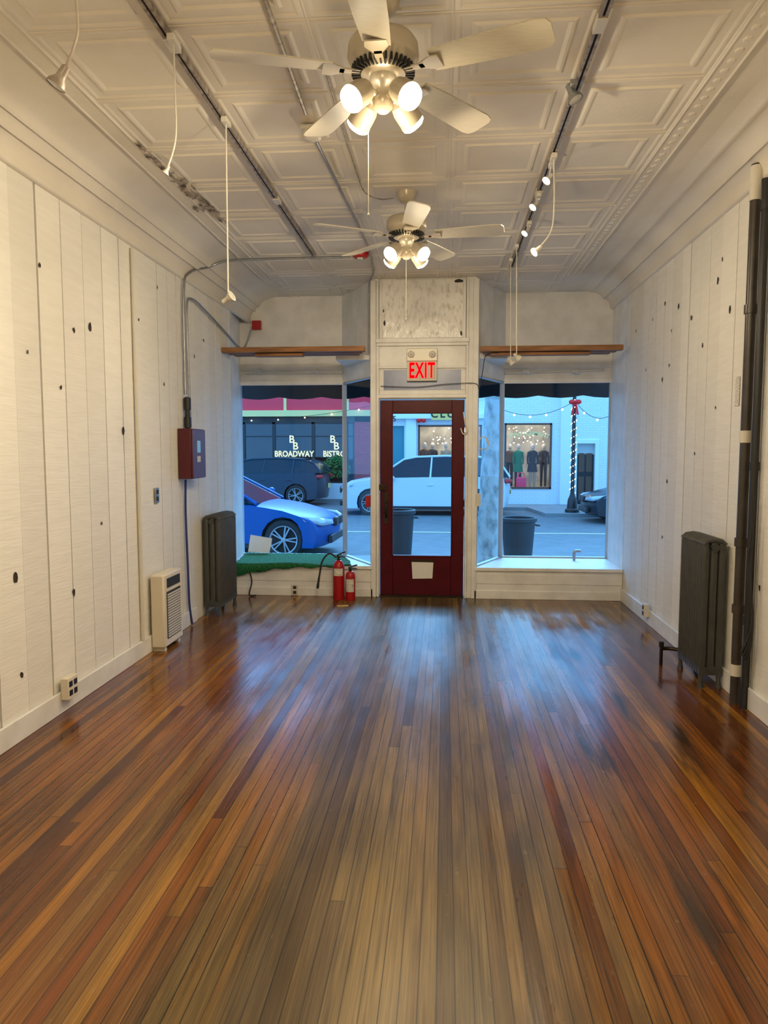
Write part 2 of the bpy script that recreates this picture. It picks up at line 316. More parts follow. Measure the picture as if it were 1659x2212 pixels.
for x in seams: mb.tube([(x, YB, ZC + .001), (x, D, ZC + .001)], .008, 6)
for y in rows: mb.tube([(seams[0], y, ZC + .001), (seams[-1], y, ZC + .001)], .007, 6)
mb.box(-2.45, YB, ZC + .003, 2.0, D2 + .12, ZC + .06)
for xa, s_ in ((-1.79, -1), (1.255, 1)):
    mb.box(xa - .045, YB, ZC - .006, xa + .045, D, ZC + .004)
    mb.tube([(xa - .05, YB, ZC - .003), (xa - .05, D, ZC - .003)], .009, 6); mb.tube([(xa + .05, YB, ZC - .003), (xa + .05, D, ZC - .003)], .009, 6)
    if s_ > 0:
        y = 1.6
        while y < 7.3: mb.ball((xa, y, ZC - .006), .017, (1.2, 1.5, .35), 6, 4); y += .085
mb.cur = 1
r = random.Random(3); A = atZ(300, 318, ZC - .02); B = atZ(485, 485, ZC - .02)
for k in range(52):
    u = r.random(); p = A.lerp(B, u); near = abs(u - .62) < .24; x = p.x + (r.gauss(.01, .036) if near else r.gauss(0, .012)); y = p.y; n = 14; w_ = r.uniform(.004, .014) * (1.9 if near else 1); l_ = r.uniform(.015, .075)
    mb.add([(x + w_ * r.uniform(.3, 1.4) * math.cos(2 * PI * j / n), y + l_ * r.uniform(.4, 1.4) * math.sin(2 * PI * j / n), ZC - .0135 - k * .00004) for j in range(n)], [tuple(range(n))])
mb.build('ceiling', [M['ceil'], M['peel']], kind='structure', ang=20)
def cove(name, prof):
    mb = MB(); n = len(prof); ys = [YB, D2]
    vs = [Vector((x, y, z)) for y in ys for x, z in prof]; mb.add(vs, [(k, k + 1, n + k + 1, n + k) for k in range(n - 1)]); return mb.build(name, M['ceil'], kind='structure', ang=60)
cove('trim_1', [(-2.22, 2.95), (-2.195, 2.95), (-2.185, 2.965), (-2.19, 2.985), (-2.185, 3.03), (-2.165, 3.07), (-2.155, 3.08), (-2.14, 3.075), (-2.13, 3.085), (-2.13, 3.105), (-2.10, 3.135), (-2.09, 3.13), (-2.075, 3.145), (-2.07, 3.165), (-2.04, 3.19), (-1.99, 3.215), (-1.93, 3.232), (-1.86, 3.243)])
cove('trim_2', [(1.81, 3.04), (1.785, 3.04), (1.775, 3.055), (1.775, 3.08), (1.76, 3.12), (1.73, 3.15), (1.712, 3.157), (1.703, 3.152), (1.685, 3.167), (1.68, 3.185), (1.63, 3.215), (1.59, 3.228), (1.575, 3.222), (1.555, 3.228), (1.54, 3.238), (1.46, 3.243)])

# ------------------------------------------------------------------ storefront
xdl = atY(805, 1000, D).x; xdr = atY(1027, 1000, D).x; dl = atY(820, 1050, D).x; dr = atY(1003, 1050, D).x
wl = -1.126; wr = .632; HZ = 2.275
mb = MB(); DZ = 2.04
mb.box(xdl, D, 0, dl - .005, D + .11, ZC); mb.box(dr + .005, D, 0, xdr, D + .11, ZC)
mb.box(dl - .005, D + .01, DZ, dr + .005, D + .10, 2.13)
mb.box(dl - .005, D + .01, 2.33, dr + .005, D + .10, ZC)
mb.box(dl - .005, D + .01, 2.13, -.62, D + .1, 2.33); mb.box(.16, D + .01, 2.13, dr + .005, D + .1, 2.33)
mb.box(dl - .02, D - .016, 2.05, dr + .02, D, 2.085); mb.box(dl - .02, D - .012, 2.345, dr + .02, D, 2.365); mb.box(dl - .035, D - .03, 2.60, dr + .035, D, 2.645); mb.box(dl - .03, D - .02, 2.57, dr + .03, D, 2.60)
mb.box(xdl - .02, D - .022, 0, xdl + .035, D, ZC - .02); mb.box(xdr - .035, D - .022, 0, xdr + .02, D, ZC - .02); mb.box(dl - .03, D - .014, .0, dl - .006, D, ZC - .03); mb.box(dr + .006, D - .014, 0, dr + .03, D, ZC - .03)
mb.box(dl, D - .028, 2.645, dl + .03, D + .01, ZC - .03); mb.box(dr - .03, D - .028, 2.645, dr, D + .01, ZC - .03)
for xa, xb in ((xdl, wl), (xdr, wr)):
    poly = [(xa, D + .02), (xb, D2), (xb + (.05 if xa < 0 and xb < xa else -.05) * -1, D2 + .04), (xa, D + .1)]
    mb.prism(poly, lambda a, b: Vector((a, b, HZ)), lambda a, b: Vector((a, b, ZC)))
    mb.prism(poly, lambda a, b: Vector((a, b, -.2)), lambda a, b: Vector((a, b, PLT)))
mb.box(-2.36, D2, HZ, wl, D2 + .08, ZC); mb.box(wr, D2, HZ, 1.84, D2 + .08, ZC)
mb.box(-2.36, D2 - .02, 2.42, wl, D2, 2.47); mb.box(wr, D2 - .02, 2.42, 1.83, D2, 2.47); mb.box(-2.36, D2 - .015, HZ - .02, wl, D2, HZ + .03); mb.box(wr, D2 - .015, HZ - .02, 1.83, D2, HZ + .03)
mb.box(-2.4, D2, -.3, wl, D2 + .08, PLT); mb.box(wr, D2, -.3, 1.9, D2 + .08, PLT)
mb.box(wl, D + .1, 2.45, wr, D2 + .3, 2.5)
mb.build('wall_back', M['white'], bevel=.003, kind='structure', seg=1)
pn = MB(); pn.box(dl + .03, D - .004, 2.65, dr - .03, D + .012, ZC - .02)
pn.cur = 1
for (x, z, sx, sz) in ((dr - .07, ZC - .04, .05, .02), (dl + .05, 2.80, .012, .03), (dr - .045, 2.69, .012, .03), (dl + .04, 2.92, .008, .02)):
    pn.add([(x + sx * math.cos(k) * RN.uniform(.6, 1.1), D - .005, z + sz * math.sin(k) * RN.uniform(.6, 1.1)) for k in [2 * PI * j / 8 for j in range(8)]], [tuple(range(8))])
pn.build('trim_3', [M['marble'], M['slot']], kind='structure')
for (n_, xa, xb, xc) in (('trim_4', -2.3, xdl, wl), ('trim_5', xdr, 1.83, wr)):
    mb = MB(); z = PLT
    if xa < -1: poly = [(XL, D), (xb, D), (xc, D2), (-2.33, D2)]; fx0, fx1 = XL, xb
    else: poly = [(xa, D), (XR, D), (1.81, D2), (xc, D2)]; fx0, fx1 = xa, XR
    mb.prism(poly, lambda a, b: Vector((a, b, z - .03)), lambda a, b: Vector((a, b, z)))
    mb.box(fx0, D - .03, z - .03, fx1, D + .05, z + .004); mb.box(fx0, D - .008, 0, fx1, D + .02, z - .03)
    mb.box(fx0, D - .022, 0, fx1, D, .085); mb.box(fx0, D - .014, .155, fx1, D, .255)
    mb.build(n_, M['white'], bevel=.003, kind='structure', seg=1)
MB().box(dl, D - .005, -.02, dr, D + .1, .022).build('trim_6', M['brass'], kind='structure')
def window(name, p0, p1, z0, z1, fr=.022):
    p0 = Vector((*p0, 0)); p1 = Vector((*p1, 0)); d = (p1 - p0); Ln = d.length; ang = math.atan2(d.y, d.x)
    T = Matrix.Translation(p0) @ Matrix.Rotation(ang, 4, 'Z'); mb = MB(); w = .045
    mb.box(0, -w / 2, z0, Ln, w / 2, z0 + fr, T); mb.box(0, -w / 2, z1 - fr, Ln, w / 2, z1, T); mb.box(0, -w / 2, z0 + fr, fr, w / 2, z1 - fr, T); mb.box(Ln - fr, -w / 2, z0 + fr, Ln, w / 2, z1 - fr, T)
    o = mb.build(name, M['wframe'], bevel=.003, kind='structure', seg=1)
    g = MB(); g.box(fr, -.003, z0 + fr, Ln - fr, .003, z1 - fr, T); g.build('window_pane', M['glass'], o); return o
window('window_1', (-2.33, D2 + .01), (wl - .01, D2 + .01), PLT, HZ, .016); window('window_2', (wl, D2), (xdl - .005, D + .06), PLT, HZ, .014)
window('window_3', (xdr + .005, D + .06), (wr, D2), PLT, HZ, .014); window('window_4', (wr + .01, D2 + .01), (1.81, D2 + .01), PLT, HZ, .016)
mb = MB(); g0 = atY(848, 1200, D); g1 = atY(976, 893, D); yd0, yd1 = D + .02, D + .065
mb.box(dl + .003, yd0, .02, g0.x, yd1, DZ - .008); mb.box(g1.x, yd0, .02, dr - .003, yd1, DZ - .008); mb.box(g0.x, yd0, g1.z, g1.x, yd1, DZ - .008); mb.box(g0.x, yd0, .02, g1.x, yd1, g0.z)
for (xa, za, xb, zb) in ((g0.x - .012, g0.z - .012, g0.x, g1.z + .012), (g1.x, g0.z - .012, g1.x + .012, g1.z + .012), (g0.x, g0.z - .012, g1.x, g0.z), (g0.x, g1.z, g1.x, g1.z + .012)): mb.box(xa, yd0 - .01, za, xb, yd0, zb)
door = mb.build('door_1', M['reddoor'], bevel=.003, kind='structure', seg=1)
MB().box(g0.x, D + .04, g0.z, g1.x, D + .046, g1.z).build('glass_pane', M['glass'], door)
h = atY(834, 1095, D); mb = MB(); mb.box(h.x - .022, yd0 - .006, h.z - .18, h.x + .022, yd0, h.z + .15)
mb.tube(smooth([(h.x, yd0 - .005, h.z + .05), (h.x, yd0 - .05, h.z + .03), (h.x, yd0 - .055, h.z - .06), (h.x, yd0 - .005, h.z - .11)], 5), .009); mb.build('handle', M['brass'], door, bevel=.002)
k = atY(828, 1053, D); mb = MB(); mb.cbox((k.x - .012, yd0 - .012, k.z), (.09, .03, .06)); mb.cyl((k.x, yd0 - .026, k.z), (k.x, yd0 - .045, k.z), .014); mb.build('lock', M['brass'], door, bevel=.003)
s_ = atY(912, 1213, D); mb = MB(); mb.cbox((s_.x, yd0 - .005, s_.z), (.24, .012, .035)); mb.build('mail_slot', M['brass'], door, bevel=.002)
pp = MB(); s_ = atY(912, 1232, D); pp.add([(s_.x - .11, yd0 - .014, s_.z + .085), (s_.x + .115, yd0 - .014, s_.z + .082), (s_.x + .105, yd0 - .008, s_.z - .085), (s_.x - .10, yd0 - .02, s_.z - .09)], [(0, 1, 2, 3)])
tag(pp.build('paper_sheet', mat('taped_paper', (.74, .72, .68), .8)), 'white paper sheet taped over the mail slot of the red door', 'paper')
mb = MB(); mb.box(-.62, D + .012, 2.13, .16, D + .022, 2.33); mb.build('window_5', M['transom'], kind='structure')
e0 = atY(879, 823, D - .05); e1 = atY(944, 752, D - .05)
ex = thing('exit_sign', 'cream exit sign with red letters above the red door', 'sign', ((e0.x + e1.x) / 2, D, e0.z)); zm = e0.z + (e1.z - e0.z) * .60
mb = MB(); mb.box(e0.x, D - .055, e0.z, e1.x, D - .0, zm); mb.box(e0.x - .002, D - .06, zm + .002, e1.x + .004, D, e1.z); mb.build('housing', M['cream'], ex, bevel=.006)
MB().box(e0.x + .012, D - .059, e0.z + .012, e1.x - .012, D - .054, zm - .010).build('face_plate', M['face'], ex)
text('lettering', 'EXIT', .215, ((e0.x + e1.x) / 2, D - .062, (e0.z + zm) / 2), M['redl'], ex, .002, sx=.54, kernel=1.12, off=.022)
for px in (888, 934):
    c = atY(px, 765, D - .07); mb = MB(); mb.lathe([(.032, 0), (.034, .012), (.026, .028), (.001, .03)], 16, aimM((c.x, D - .06, c.z), (0, -1, -.15)))
    l = mb.build('emergency_lamp', M['offwhite'], ex); mb = MB(); mb.cyl((c.x, D - .088, c.z - .003), (c.x, D - .094, c.z - .004), .016); mb.build('lens', M['deadbulb'], l)
for (xa, xb, lab, ly, l0, l1) in ((atX(475, 757, XL).x + .005, xdl - .05, 'rough pine overhead shelf above the left display window', 7.10, .32, .62), (xdr + .03, XR - .09, 'rough pine overhead shelf above the right display window', 7.22, .10, .30)):
    t = thing('overhead_shelf', lab, 'shelf', ((xa + xb) / 2, ly + .1, 2.48), 'overhead pine shelves')
    for k in range(3): mb = MB(); mb.box(xa + .03 * k, ly + .1 * k, 2.485 - .004 * k, xb - .04 * k, ly + .09 + .1 * k, 2.535); mb.build('plank', M['wood'], t, bevel=.002)
    MB().box(xa + l0, ly + .05, 2.450, xb - l1, ly + .14, 2.477).build('lower_board', M['wood'], t, bevel=.002)
# ------------------------------------------------------------------ ceiling fans
def make_fan(label, x, y, a0, chain, la, dz, pw):
    t = thing('ceiling_fan', label, 'ceiling fan', (0, 0, 0), 'cream ceiling fans with spot lamps')
    MB().lathe([(.02, dz - .075), (.045, dz - .06), (.062, dz - .03), (.068, dz)], 24).build('canopy', M['creamd'], t)
    MB().cyl((0, 0, -.13), (0, 0, dz - .07), .013).build('downrod', M['creamd'], t)
    MB().lathe([(.03, -.115), (.08, -.12), (.12, -.135), (.134, -.155), (.138, -.20), (.13, -.215), (.124, -.22), (.108, -.245), (.085, -.262), (.06, -.27)], 36).build('motor_housing', M['creamd'], t)
    mb = MB()
    for k in range(36):
        a = 2 * PI * k / 36; T = Matrix.Rotation(a, 4, 'Z'); mb.box(.086, -.0035, -.264, .122, .0035, -.236, T)
    mb.build('vent', M['slot'], t)
    for k in range(5):
        T = Matrix.Rotation(math.radians(a0 + 72 * k), 4, 'Z'); mb = MB()
        mb.box(.09, -.016, -.262, .17, .016, -.256, T); mb.prism([(.15, -.014), (.20, -.045), (.235, -.04), (.235, .04), (.20, .045), (.15, .014)], lambda a, b: T @ Vector((a, b, -.262)), lambda a, b: T @ Vector((a, b, -.256)))
        mb.build('blade_bracket', M['creamd'], t, bevel=.001)
        out = [(.20, -.052), (.35, -.062), (.60, -.070), (.635, -.062), (.65, -.04), (.65, .04), (.635, .062), (.60, .070), (.35, .062), (.20, .052)]
        tw = math.tan(math.radians(12)); mb = MB(); mb.prism(out, lambda a, b: T @ Vector((a, b, -.252 - b * tw)), lambda a, b: T @ Vector((a, b, -.246 - b * tw))); mb.build('blade', M['blade'], t)
    MB().lathe([(.02, -.40), (.035, -.385), (.042, -.36), (.036, -.335), (.03, -.32), (.045, -.30), (.052, -.285), (.05, -.265)], 24).build('light_hub', M['creamd'], t)
    for k in range(4):
        a = math.radians(la + 90 * k); dv = Vector((math.cos(a), math.sin(a), 0)); p = dv * .09 + Vector((0, 0, -.345)); ad = (dv + Vector((0, 0, -.80))).normalized()
        mb = MB(); mb.tube([dv * .03 + Vector((0, 0, -.345)), dv * .06 + Vector((0, 0, -.335)), p], .011)
        mb.lathe([(.02, -.02), (.040, -.005), (.047, .02), (.048, .070), (.050, .080), (.047, .079), (.044, .05)], 24, aimM(p, ad), close=False); sh = mb.build('lamp_shade', M['creamd'], t)
        mb = MB(); mb.lathe([(.001, .055), (.043, .06), (.0475, .082), (.046, .092), (.034, .101), (.018, .105), (.001, .106)], 24, aimM(p, ad)); mb.build('bulb', M['bulb'], sh)
        l = bpy.data.lights.new('fan_lamp', 'SPOT'); l.energy = pw; l.color = (1, .82, .55); l.shadow_soft_size = .035; l.spot_size = math.radians(155); l.spot_blend = .6
        lo = bpy.data.objects.new('fan_lamp', l); COL.objects.link(lo); lo.location = Vector((x, y, ZC - dz)) + p + ad * .15; lo.rotation_euler = ad.to_track_quat('-Z', 'Y').to_euler()
    l = bpy.data.lights.new('fan_fill_light', 'POINT'); l.energy = pw * .11; l.color = (1, .80, .50); l.shadow_soft_size = .05; lo = bpy.data.objects.new('fan_fill_light', l); COL.objects.link(lo); lo.location = (x, y, ZC - dz - .50)  # added fill light below the fan lamps, no bulb at this spot
    mb = MB(); cx, cy = chain[0], chain[1]; mb.tube([(cx, cy, -.38), (cx, cy, -chain[2] + dz)], .0016, 6)
    mb.ball((cx, cy, -chain[2] + dz), .006, n=8, m=6); mb.build('pull_chain', M['offwhite'], t)
    t.location = (x, y, ZC - dz); return t
make_fan('larger nearer cream ceiling fan with lit spot lamps', -.245, 2.90, -20, (-.06, .02, .80), 45, .025, 46)
make_fan('smaller farther cream ceiling fan toward the front door', -.265, 5.0, -8, (.0, -.03, .84), 50, .035, 26)
# ------------------------------------------------------------------ track rails
def rail(x, y0, y1, lab):
    t = thing('track_rail', lab, 'lighting track', (x, (y0 + y1) / 2, ZC - .04), 'ceiling lighting tracks')
    mb = MB(); mb.box(x - .018, y0, ZC - .020, x + .018, y1, ZC - .008); mb.box(x - .018, y0, ZC - .034, x - .006, y1, ZC - .018); mb.box(x + .006, y0, ZC - .034, x + .018, y1, ZC - .018); mb.build('channel', M['track'], t)
    MB().box(x - .0055, y0, ZC - .024, x + .0055, y1, ZC - .021).build('slot', M['slot'], t)
    for y in (3.05, 4.95): MB().box(x - .022, y, ZC - .04, x + .022, y + .1, ZC - .012).build('connector', M['offwhite'], t, bevel=.002)
rail(-1.15, 1.2, 6.40, 'long weathered lighting track left of the ceiling fans'); rail(.609, 1.2, 6.95, 'long weathered lighting track right of the ceiling fans')
GRP = 'track spotlights'
def spot(label, path, aim, lit=False, size=1.0, m='offwhite', top=True, energy=6.5, rr=.004):
    path = [Vector(p) for p in path]; t = thing('track_spotlight', label, 'spotlight', path[0], GRP)
    if top: mb = MB(); mb.cbox(path[0] + Vector((0, 0, -.012)), (.032, .08, .026)); mb.build('adapter', M[m], t, bevel=.003)
    pts = smooth(path, 8) if len(path) > 2 else path
    MB().tube(pts, rr, 8).build('stem', M[m], t)
    d = Vector(aim).normalized(); p = path[-1]; mb = MB(); s = size
    mb.lathe([(.009 * s, -.045 * s), (.014 * s, -.04 * s), (.016 * s, -.01 * s), (.017 * s, .0), (.031 * s, .020 * s), (.034 * s, .032 * s), (.031 * s, .031 * s), (.026 * s, .02 * s)], 18, aimM(p, d), close=False); sh = mb.build('lamp_shade', M[m], t)
    MB().lathe([(.001, .012 * s), (.026 * s, .020 * s), (.029 * s, .030 * s), (.001, .036 * s)], 14, aimM(p, d)).build('bulb', M['bulb2'] if lit else M['deadbulb'], sh)
    if lit:
        l = bpy.data.lights.new('track_lamp', 'SPOT'); l.energy = energy * 4; l.color = (1, .78, .50); l.spot_size = math.radians(110); l.spot_blend = 1; l.shadow_soft_size = .03
        lo = bpy.data.objects.new('track_lamp', l); COL.objects.link(lo); lo.location = p + d * .09 * s; lo.rotation_euler = d.to_track_quat('-Z', 'Y').to_euler()
    return t
Z0 = ZC - .036
a = Vector((-1.15, 2.2, Z0)); e = atY(130, 168, 2.2)
spot('grey gooseneck lamp cut by the upper left photo corner', [a, atY(166, 20, 2.2), atY(160, 100, 2.2), e], (-.45, -.1, -.8), size=.9, m='track')
a = atZ(375, 82, Z0); spot('curved gooseneck lamp, second from camera on the left track', [a, atY(378, 200, a.y), atY(379, 300, a.y), atY(360, 368, a.y)], (-.5, 0, -.85), size=.45)
a = atZ(488, 258, Z0); spot('straight long rod spotlight, farthest on the left track', [a, atY(493, 645, a.y)], (.7, -.2, .35), size=.85)
a = atZ(1237, 180, Z0); spot('unlit spotlight nearest the camera on the right track', [a, a + Vector((.0, 0, -.045))], (.35, -.15, -.8), size=1.1, m='steel')
for (px, py, qx, qy, lab) in ((1192, 350, 1185, 385, 'lit spotlight, nearest lit one on the right track'), (1163, 420, 1155, 443, 'lit spotlight, middle lit one on the right track'), (1143, 480, 1137, 500, 'lit spotlight, farthest small lit one on the right track')):
    a = atZ(px, py, Z0); spot(lab, [a, atY(qx, qy, a.y)], (-.6, -.35, -.75), True, size=.8)
a = atZ(1196, 335, Z0); spot('lit gooseneck lamp curving down from the right track', [a, atY(1197, 440, a.y), atY(1190, 500, a.y), atY(1160, 540, a.y)], (-.75, -.3, -.65), True, size=.8)
a = atZ(1103, 560, Z0); spot('left of two long rod spotlights before the right window', [a, atY(1103, 780, a.y)], (.5, .3, -.5), size=.85); a2 = atZ(1116, 530, Z0); spot('right of two long rod spotlights before the right window', [a2, atY(1116, 770, a2.y)], (.5, .4, -.4), size=.85)
for xs, lab in (((530, 740), 'thin horizontal lamp rail above the left window glass'), ((1092, 1305), 'thin horizontal lamp rail above the right window glass')):
    p = atY(xs[0], 806, D2 - .06); q = atY(xs[1], 798 if xs[0] > 900 else 805, D2 - .06); mb = MB(); mb.tube([p + Vector((0, .06, 0)), p, q, q + Vector((0, .06, 0))], .009)
    tag(mb.build('lamp_rail', M['cream']), lab, 'lamp rail', 'lamp rails above the windows')
for px, lab in ((560, 'small spot on the left window rail, nearer the wall'), (683, 'small spot on the left window rail, nearer the door'), (1135, 'small spot on the right window rail, nearer the door'), (1240, 'small spot on the right window rail, nearer the wall')):
    p = atY(px, 803, D2 - .06); spot(lab, [p, p + Vector((.0, -.05, 0))], (.9, .1, .05), size=1.0, top=False, rr=.01)
def cable(name, pts, r, m, lab, cat, sm=6, grp=None):
    mb = MB(); mb.tube(smooth(pts, sm) if sm else pts, r, 8); return tag(mb.build(name, M[m]), lab, cat, grp)
cable('conduit', [atZ(562, -30, ZC - .02), atZ(660, 245, ZC - .02)], .011, 'track', 'beige ceiling conduit running toward the smoke detector', 'conduit', 0)
cable('conduit', [atZ(684, 306, ZC - .024), atZ(794, 530, ZC - .024), atZ(805, 575, ZC - .024), atZ(806, 592, ZC - .03), (xdl - .03, D - .04, ZC - .1), (xdl - .03, D - .04, 2.5)], .009, 'steel', 'grey conduit from smoke detector along ceiling and down beside the door', 'conduit', 4)
p = atZ(676, 288, ZC - .04); sd = thing('smoke_detector', 'round white smoke detector on a square box near the big fan', 'smoke detector', (p.x, p.y, ZC))
MB().box(p.x - .06, p.y - .05, ZC - .035, p.x + .06, p.y + .05, ZC - .010).build('junction_box', M['offwhite'], sd, bevel=.006); MB().lathe([(.03, -.075), (.042, -.068), (.05, -.05), (.055, -.036)], 24, Matrix.Translation((p.x, p.y, ZC))).build('sensor', M['offwhite'], sd)
p = atZ(779, 552, ZC - .03); st = thing('alarm_strobe', 'small red ceiling fire alarm strobe behind the far fan', 'fire alarm', (p.x, p.y, ZC))
MB().lathe([(.03, -.06), (.06, -.05), (.072, -.03), (.072, -.010)], 20, Matrix.Translation((p.x, p.y, ZC))).build('base', M['red'], st); MB().cbox((p.x, p.y - .03, ZC - .065), (.05, .04, .02)).build('lens', M['deadbulb'], st, bevel=.004)
yc = 6.46; yw = 6.02
cable('conduit', [(p.x - .10, yc, ZC - .03), (-1.6, yc, ZC - .03), (-1.95, yc, ZC - .04), (-2.09, yc - .05, ZC - .10), (-2.17, yw + .1, 3.02), (-2.185, yw, 2.85), (-2.19, yw, 2.2), (-2.19, yw, 1.99)], .011, 'steel', 'grey conduit from red ceiling strobe down to red control box', 'conduit')
cable('conduit', [(-2.185, 6.12, 1.72), (-2.19, 6.12, 2.0), (-2.19, 6.10, 2.70), (-2.18, 6.2, 2.82), (-2.18, 6.6, 2.78), (-2.19, 7.3, 2.68), (-2.26, 7.85, 2.66), (-2.25, 8.1, 2.68), atY(545, 706, D2 - .03)], .009, 'steel', 'thin grey conduit from control box along left wall to red pull box', 'conduit')
cable('conduit', [(-2.195, 5.04, 2.93), (-2.195, 5.04, .13)], .014, 'offwhite', 'white painted vertical conduit on the left plank wall', 'conduit', 0)
q = atY(555, 703, D2 - .03); pb = MB(); pb.cbox((q.x, D2 - .035, q.z), (.10, .05, .10)); tag(pb.build('alarm_box', M['red'], bevel=.004), 'small square red alarm box above the left window', 'alarm box')
cable('loose_wire', [atZ(700, 140, ZC - .012), atZ(735, 260, ZC - .012), atZ(770, 370, ZC - .012), atZ(788, 415, ZC - .02), atZ(820, 430, ZC - .02), atZ(850, 428, ZC - .012)], .004, 'track', 'thin loose wire between the two fan mounts', 'wire')
# ------------------------------------------------------------------ left wall things
ap = thing('alarm_control_box', 'dark red fire alarm control box on left wall', 'control box', (-2.15, 6.04, 1.28)); MB().box(XL + .001, 5.87, 1.28, -2.10, 6.20, 1.70).build('cabinet', M['alarm'], ap, bevel=.004)
dr_ = MB(); dr_.box(-2.10, 5.875, 1.285, -2.085, 6.195, 1.695); dd = dr_.build('cabinet_door', M['alarm'], ap, bevel=.003); MB().box(-2.085, 5.98, 1.50, -2.082, 6.06, 1.60).build('display', M['lcd'], dd); MB().box(-2.085, 5.98, 1.42, -2.083, 6.06, 1.47).build('sticker', M['label'], dd)
mb = MB(); mb.lathe([(.018, 1.705), (.03, 1.71), (.03, 1.80), (.022, 1.802), (.022, 1.86), (.03, 1.862), (.03, 1.96), (.014, 1.97)], 16, Matrix.Translation((-2.175, yw, 0)))
tag(mb.build('conduit_coupling', M['black']), 'black conduit coupling above the red control box', 'coupling')
cable('network_cable', [(-2.18, 5.95, 1.27), (-2.19, 5.96, 1.0), (-2.185, 5.97, .5), (-2.19, 6.0, .2), (-2.18, 6.03, .012)], .010, 'bluec', 'dark blue cable hanging below the red control box', 'cable')
ht = thing('wall_heater', 'cream electric wall heater standing by the left wall', 'heater', (-2.15, 5.4, 0)); MB().box(XL + .019, 5.18, .03, -2.085, 5.56, .585).build('casing', M['cream'], ht, bevel=.012)
mb = MB(); [mb.box(-2.087, 5.24, .10 + .02 * k, -2.077, 5.50, .112 + .02 * k) for k in range(17)]; mb.build('grille', M['offwhite'], ht); MB().box(-2.086, 5.23, .09, -2.082, 5.51, .45).build('grille_backing', M['slot'], ht)
MB().box(-2.086, 5.24, .48, -2.079, 5.50, .55).build('control_panel', M['slot'], ht, bevel=.002)
for yy in (5.21, 5.49): MB().box(XL + .019, yy, 0, -2.10, yy + .04, .03).build('foot', M['cream'], ht)
def radiator(label, xw, xr, ya, yb, H):
    t = thing('radiator', label, 'radiator', ((xw + xr) / 2, (ya + yb) / 2, 0), 'grey cast iron radiators'); n = 10; w = (yb - ya) / n; dp = abs(xr - xw); s = 1 if xr > xw else -1
    for k in range(n):
        y = ya + w * (k + .5); mb = MB(); a = .40 * w
        for cx in (xw + s * dp * .15, xw + s * dp * .5, xw + s * dp * .85):
            mb.lathe([(a * .8, .09), (a, .12), (a, H - .06), (a * .8, H - .03)], 10, Matrix.Translation((cx, y, 0)) @ Matrix.Diagonal((1.35, 1, 1, 1)))
        mb.cbox(((xw + xr) / 2, y, .11), (dp, a * 1.9, .05)); mb.tube([(xw + s * .005, y, H - .045), (xw + s * dp * .2, y, H - .022), (xw + s * dp * .5, y, H - .016), (xw + s * dp * .8, y, H - .022), (xr - s * .005, y, H - .045)], a, 10)
        if k in (0, n - 1):
            for cx in (xw + s * dp * .12, xr - s * dp * .12): mb.tube([(cx, y, .12), (cx, y, .05), (cx, y, 0)], [.018, .013, .022], 8)
        mb.build('section', M['ironrad'], t)
    for z in (.13, H - .06): MB().cyl(((xw + xr) / 2, ya - .008, z), ((xw + xr) / 2, yb + .008, z), .024).build('end_hub', M['ironrad'], t)
    return t
radiator('grey cast iron radiator in the left corner by the turf', -2.19, -2.03, 6.38, 6.90, .93)
radiator('grey cast iron radiator beside the brown pipe on the right wall', 1.775, 1.63, 4.66, 5.10, .965)
mb = MB(); mb.tube(smooth([(1.66, 5.125, .12), (1.60, 5.16, .12), (1.54, 5.16, .12)], 4), .014); mb.cyl((1.54, 5.16, .0), (1.54, 5.16, .13), .012); mb.cyl((1.54, 5.16, .13), (1.54, 5.16, .17), .017); tag(mb.build('radiator_valve', M['brass']), 'small brass valve on the floor side of the right radiator', 'valve')
def outlet(label, c, nrm, sz=(.075, .12), deep=.05, double=False, dark=False, m='offwhite'):
    c = Vector(c); n = Vector(nrm); t = thing('wall_outlet', label, 'outlet', c); side = Vector((0, 0, 1)).cross(n)
    def bx(w, h, d0, d1, oc=(0, 0)):
        mb = MB(); vs = []
        for dd in (d0, d1):
            for (a, b) in ((-w / 2, -h / 2), (w / 2, -h / 2), (w / 2, h / 2), (-w / 2, h / 2)): vs.append(c + side * (a + oc[0]) + Vector((0, 0, b + oc[1])) + n * dd)
        mb.add(vs, [(0, 1, 2, 3), (4, 5, 6, 7), (0, 1, 5, 4), (1, 2, 6, 5), (2, 3, 7, 6), (3, 0, 4, 7)]); return mb
    bx(sz[0], sz[1], 0, deep).build('box', M[m], t, bevel=.003)
    for ox in ((-.026, .026) if double else (0,)):
        for oz in (-.026, .026): bx(.034, .032, deep, deep + .003, (ox, oz)).build('socket', M['brass'] if dark else M['slot'], t)
    return t
c = atX(136, 1490, XL + .001); outlet('double outlet box with brown sockets low on left wall', (XL + .019, c.y, c.z + .02), (1, 0, 0), (.112, .125), .045, True, True, m='cream')
c = atY(638, 1273, D); outlet('white outlet on the platform front under the turf', (c.x, D - .022, c.z), (0, -1, 0), (.075, .11), .01)
c = atX(1405, 1325, XR); outlet('white surface outlet low on the right wall', (XR - .019, c.y, .13), (-1, 0, 0), (.07, .11), .045)
c = atX(337, 1070, XL); outlet('small grey switch plate above the wall heater', (XL, c.y, c.z), (1, 0, 0), (.07, .115), .012, m='steel')
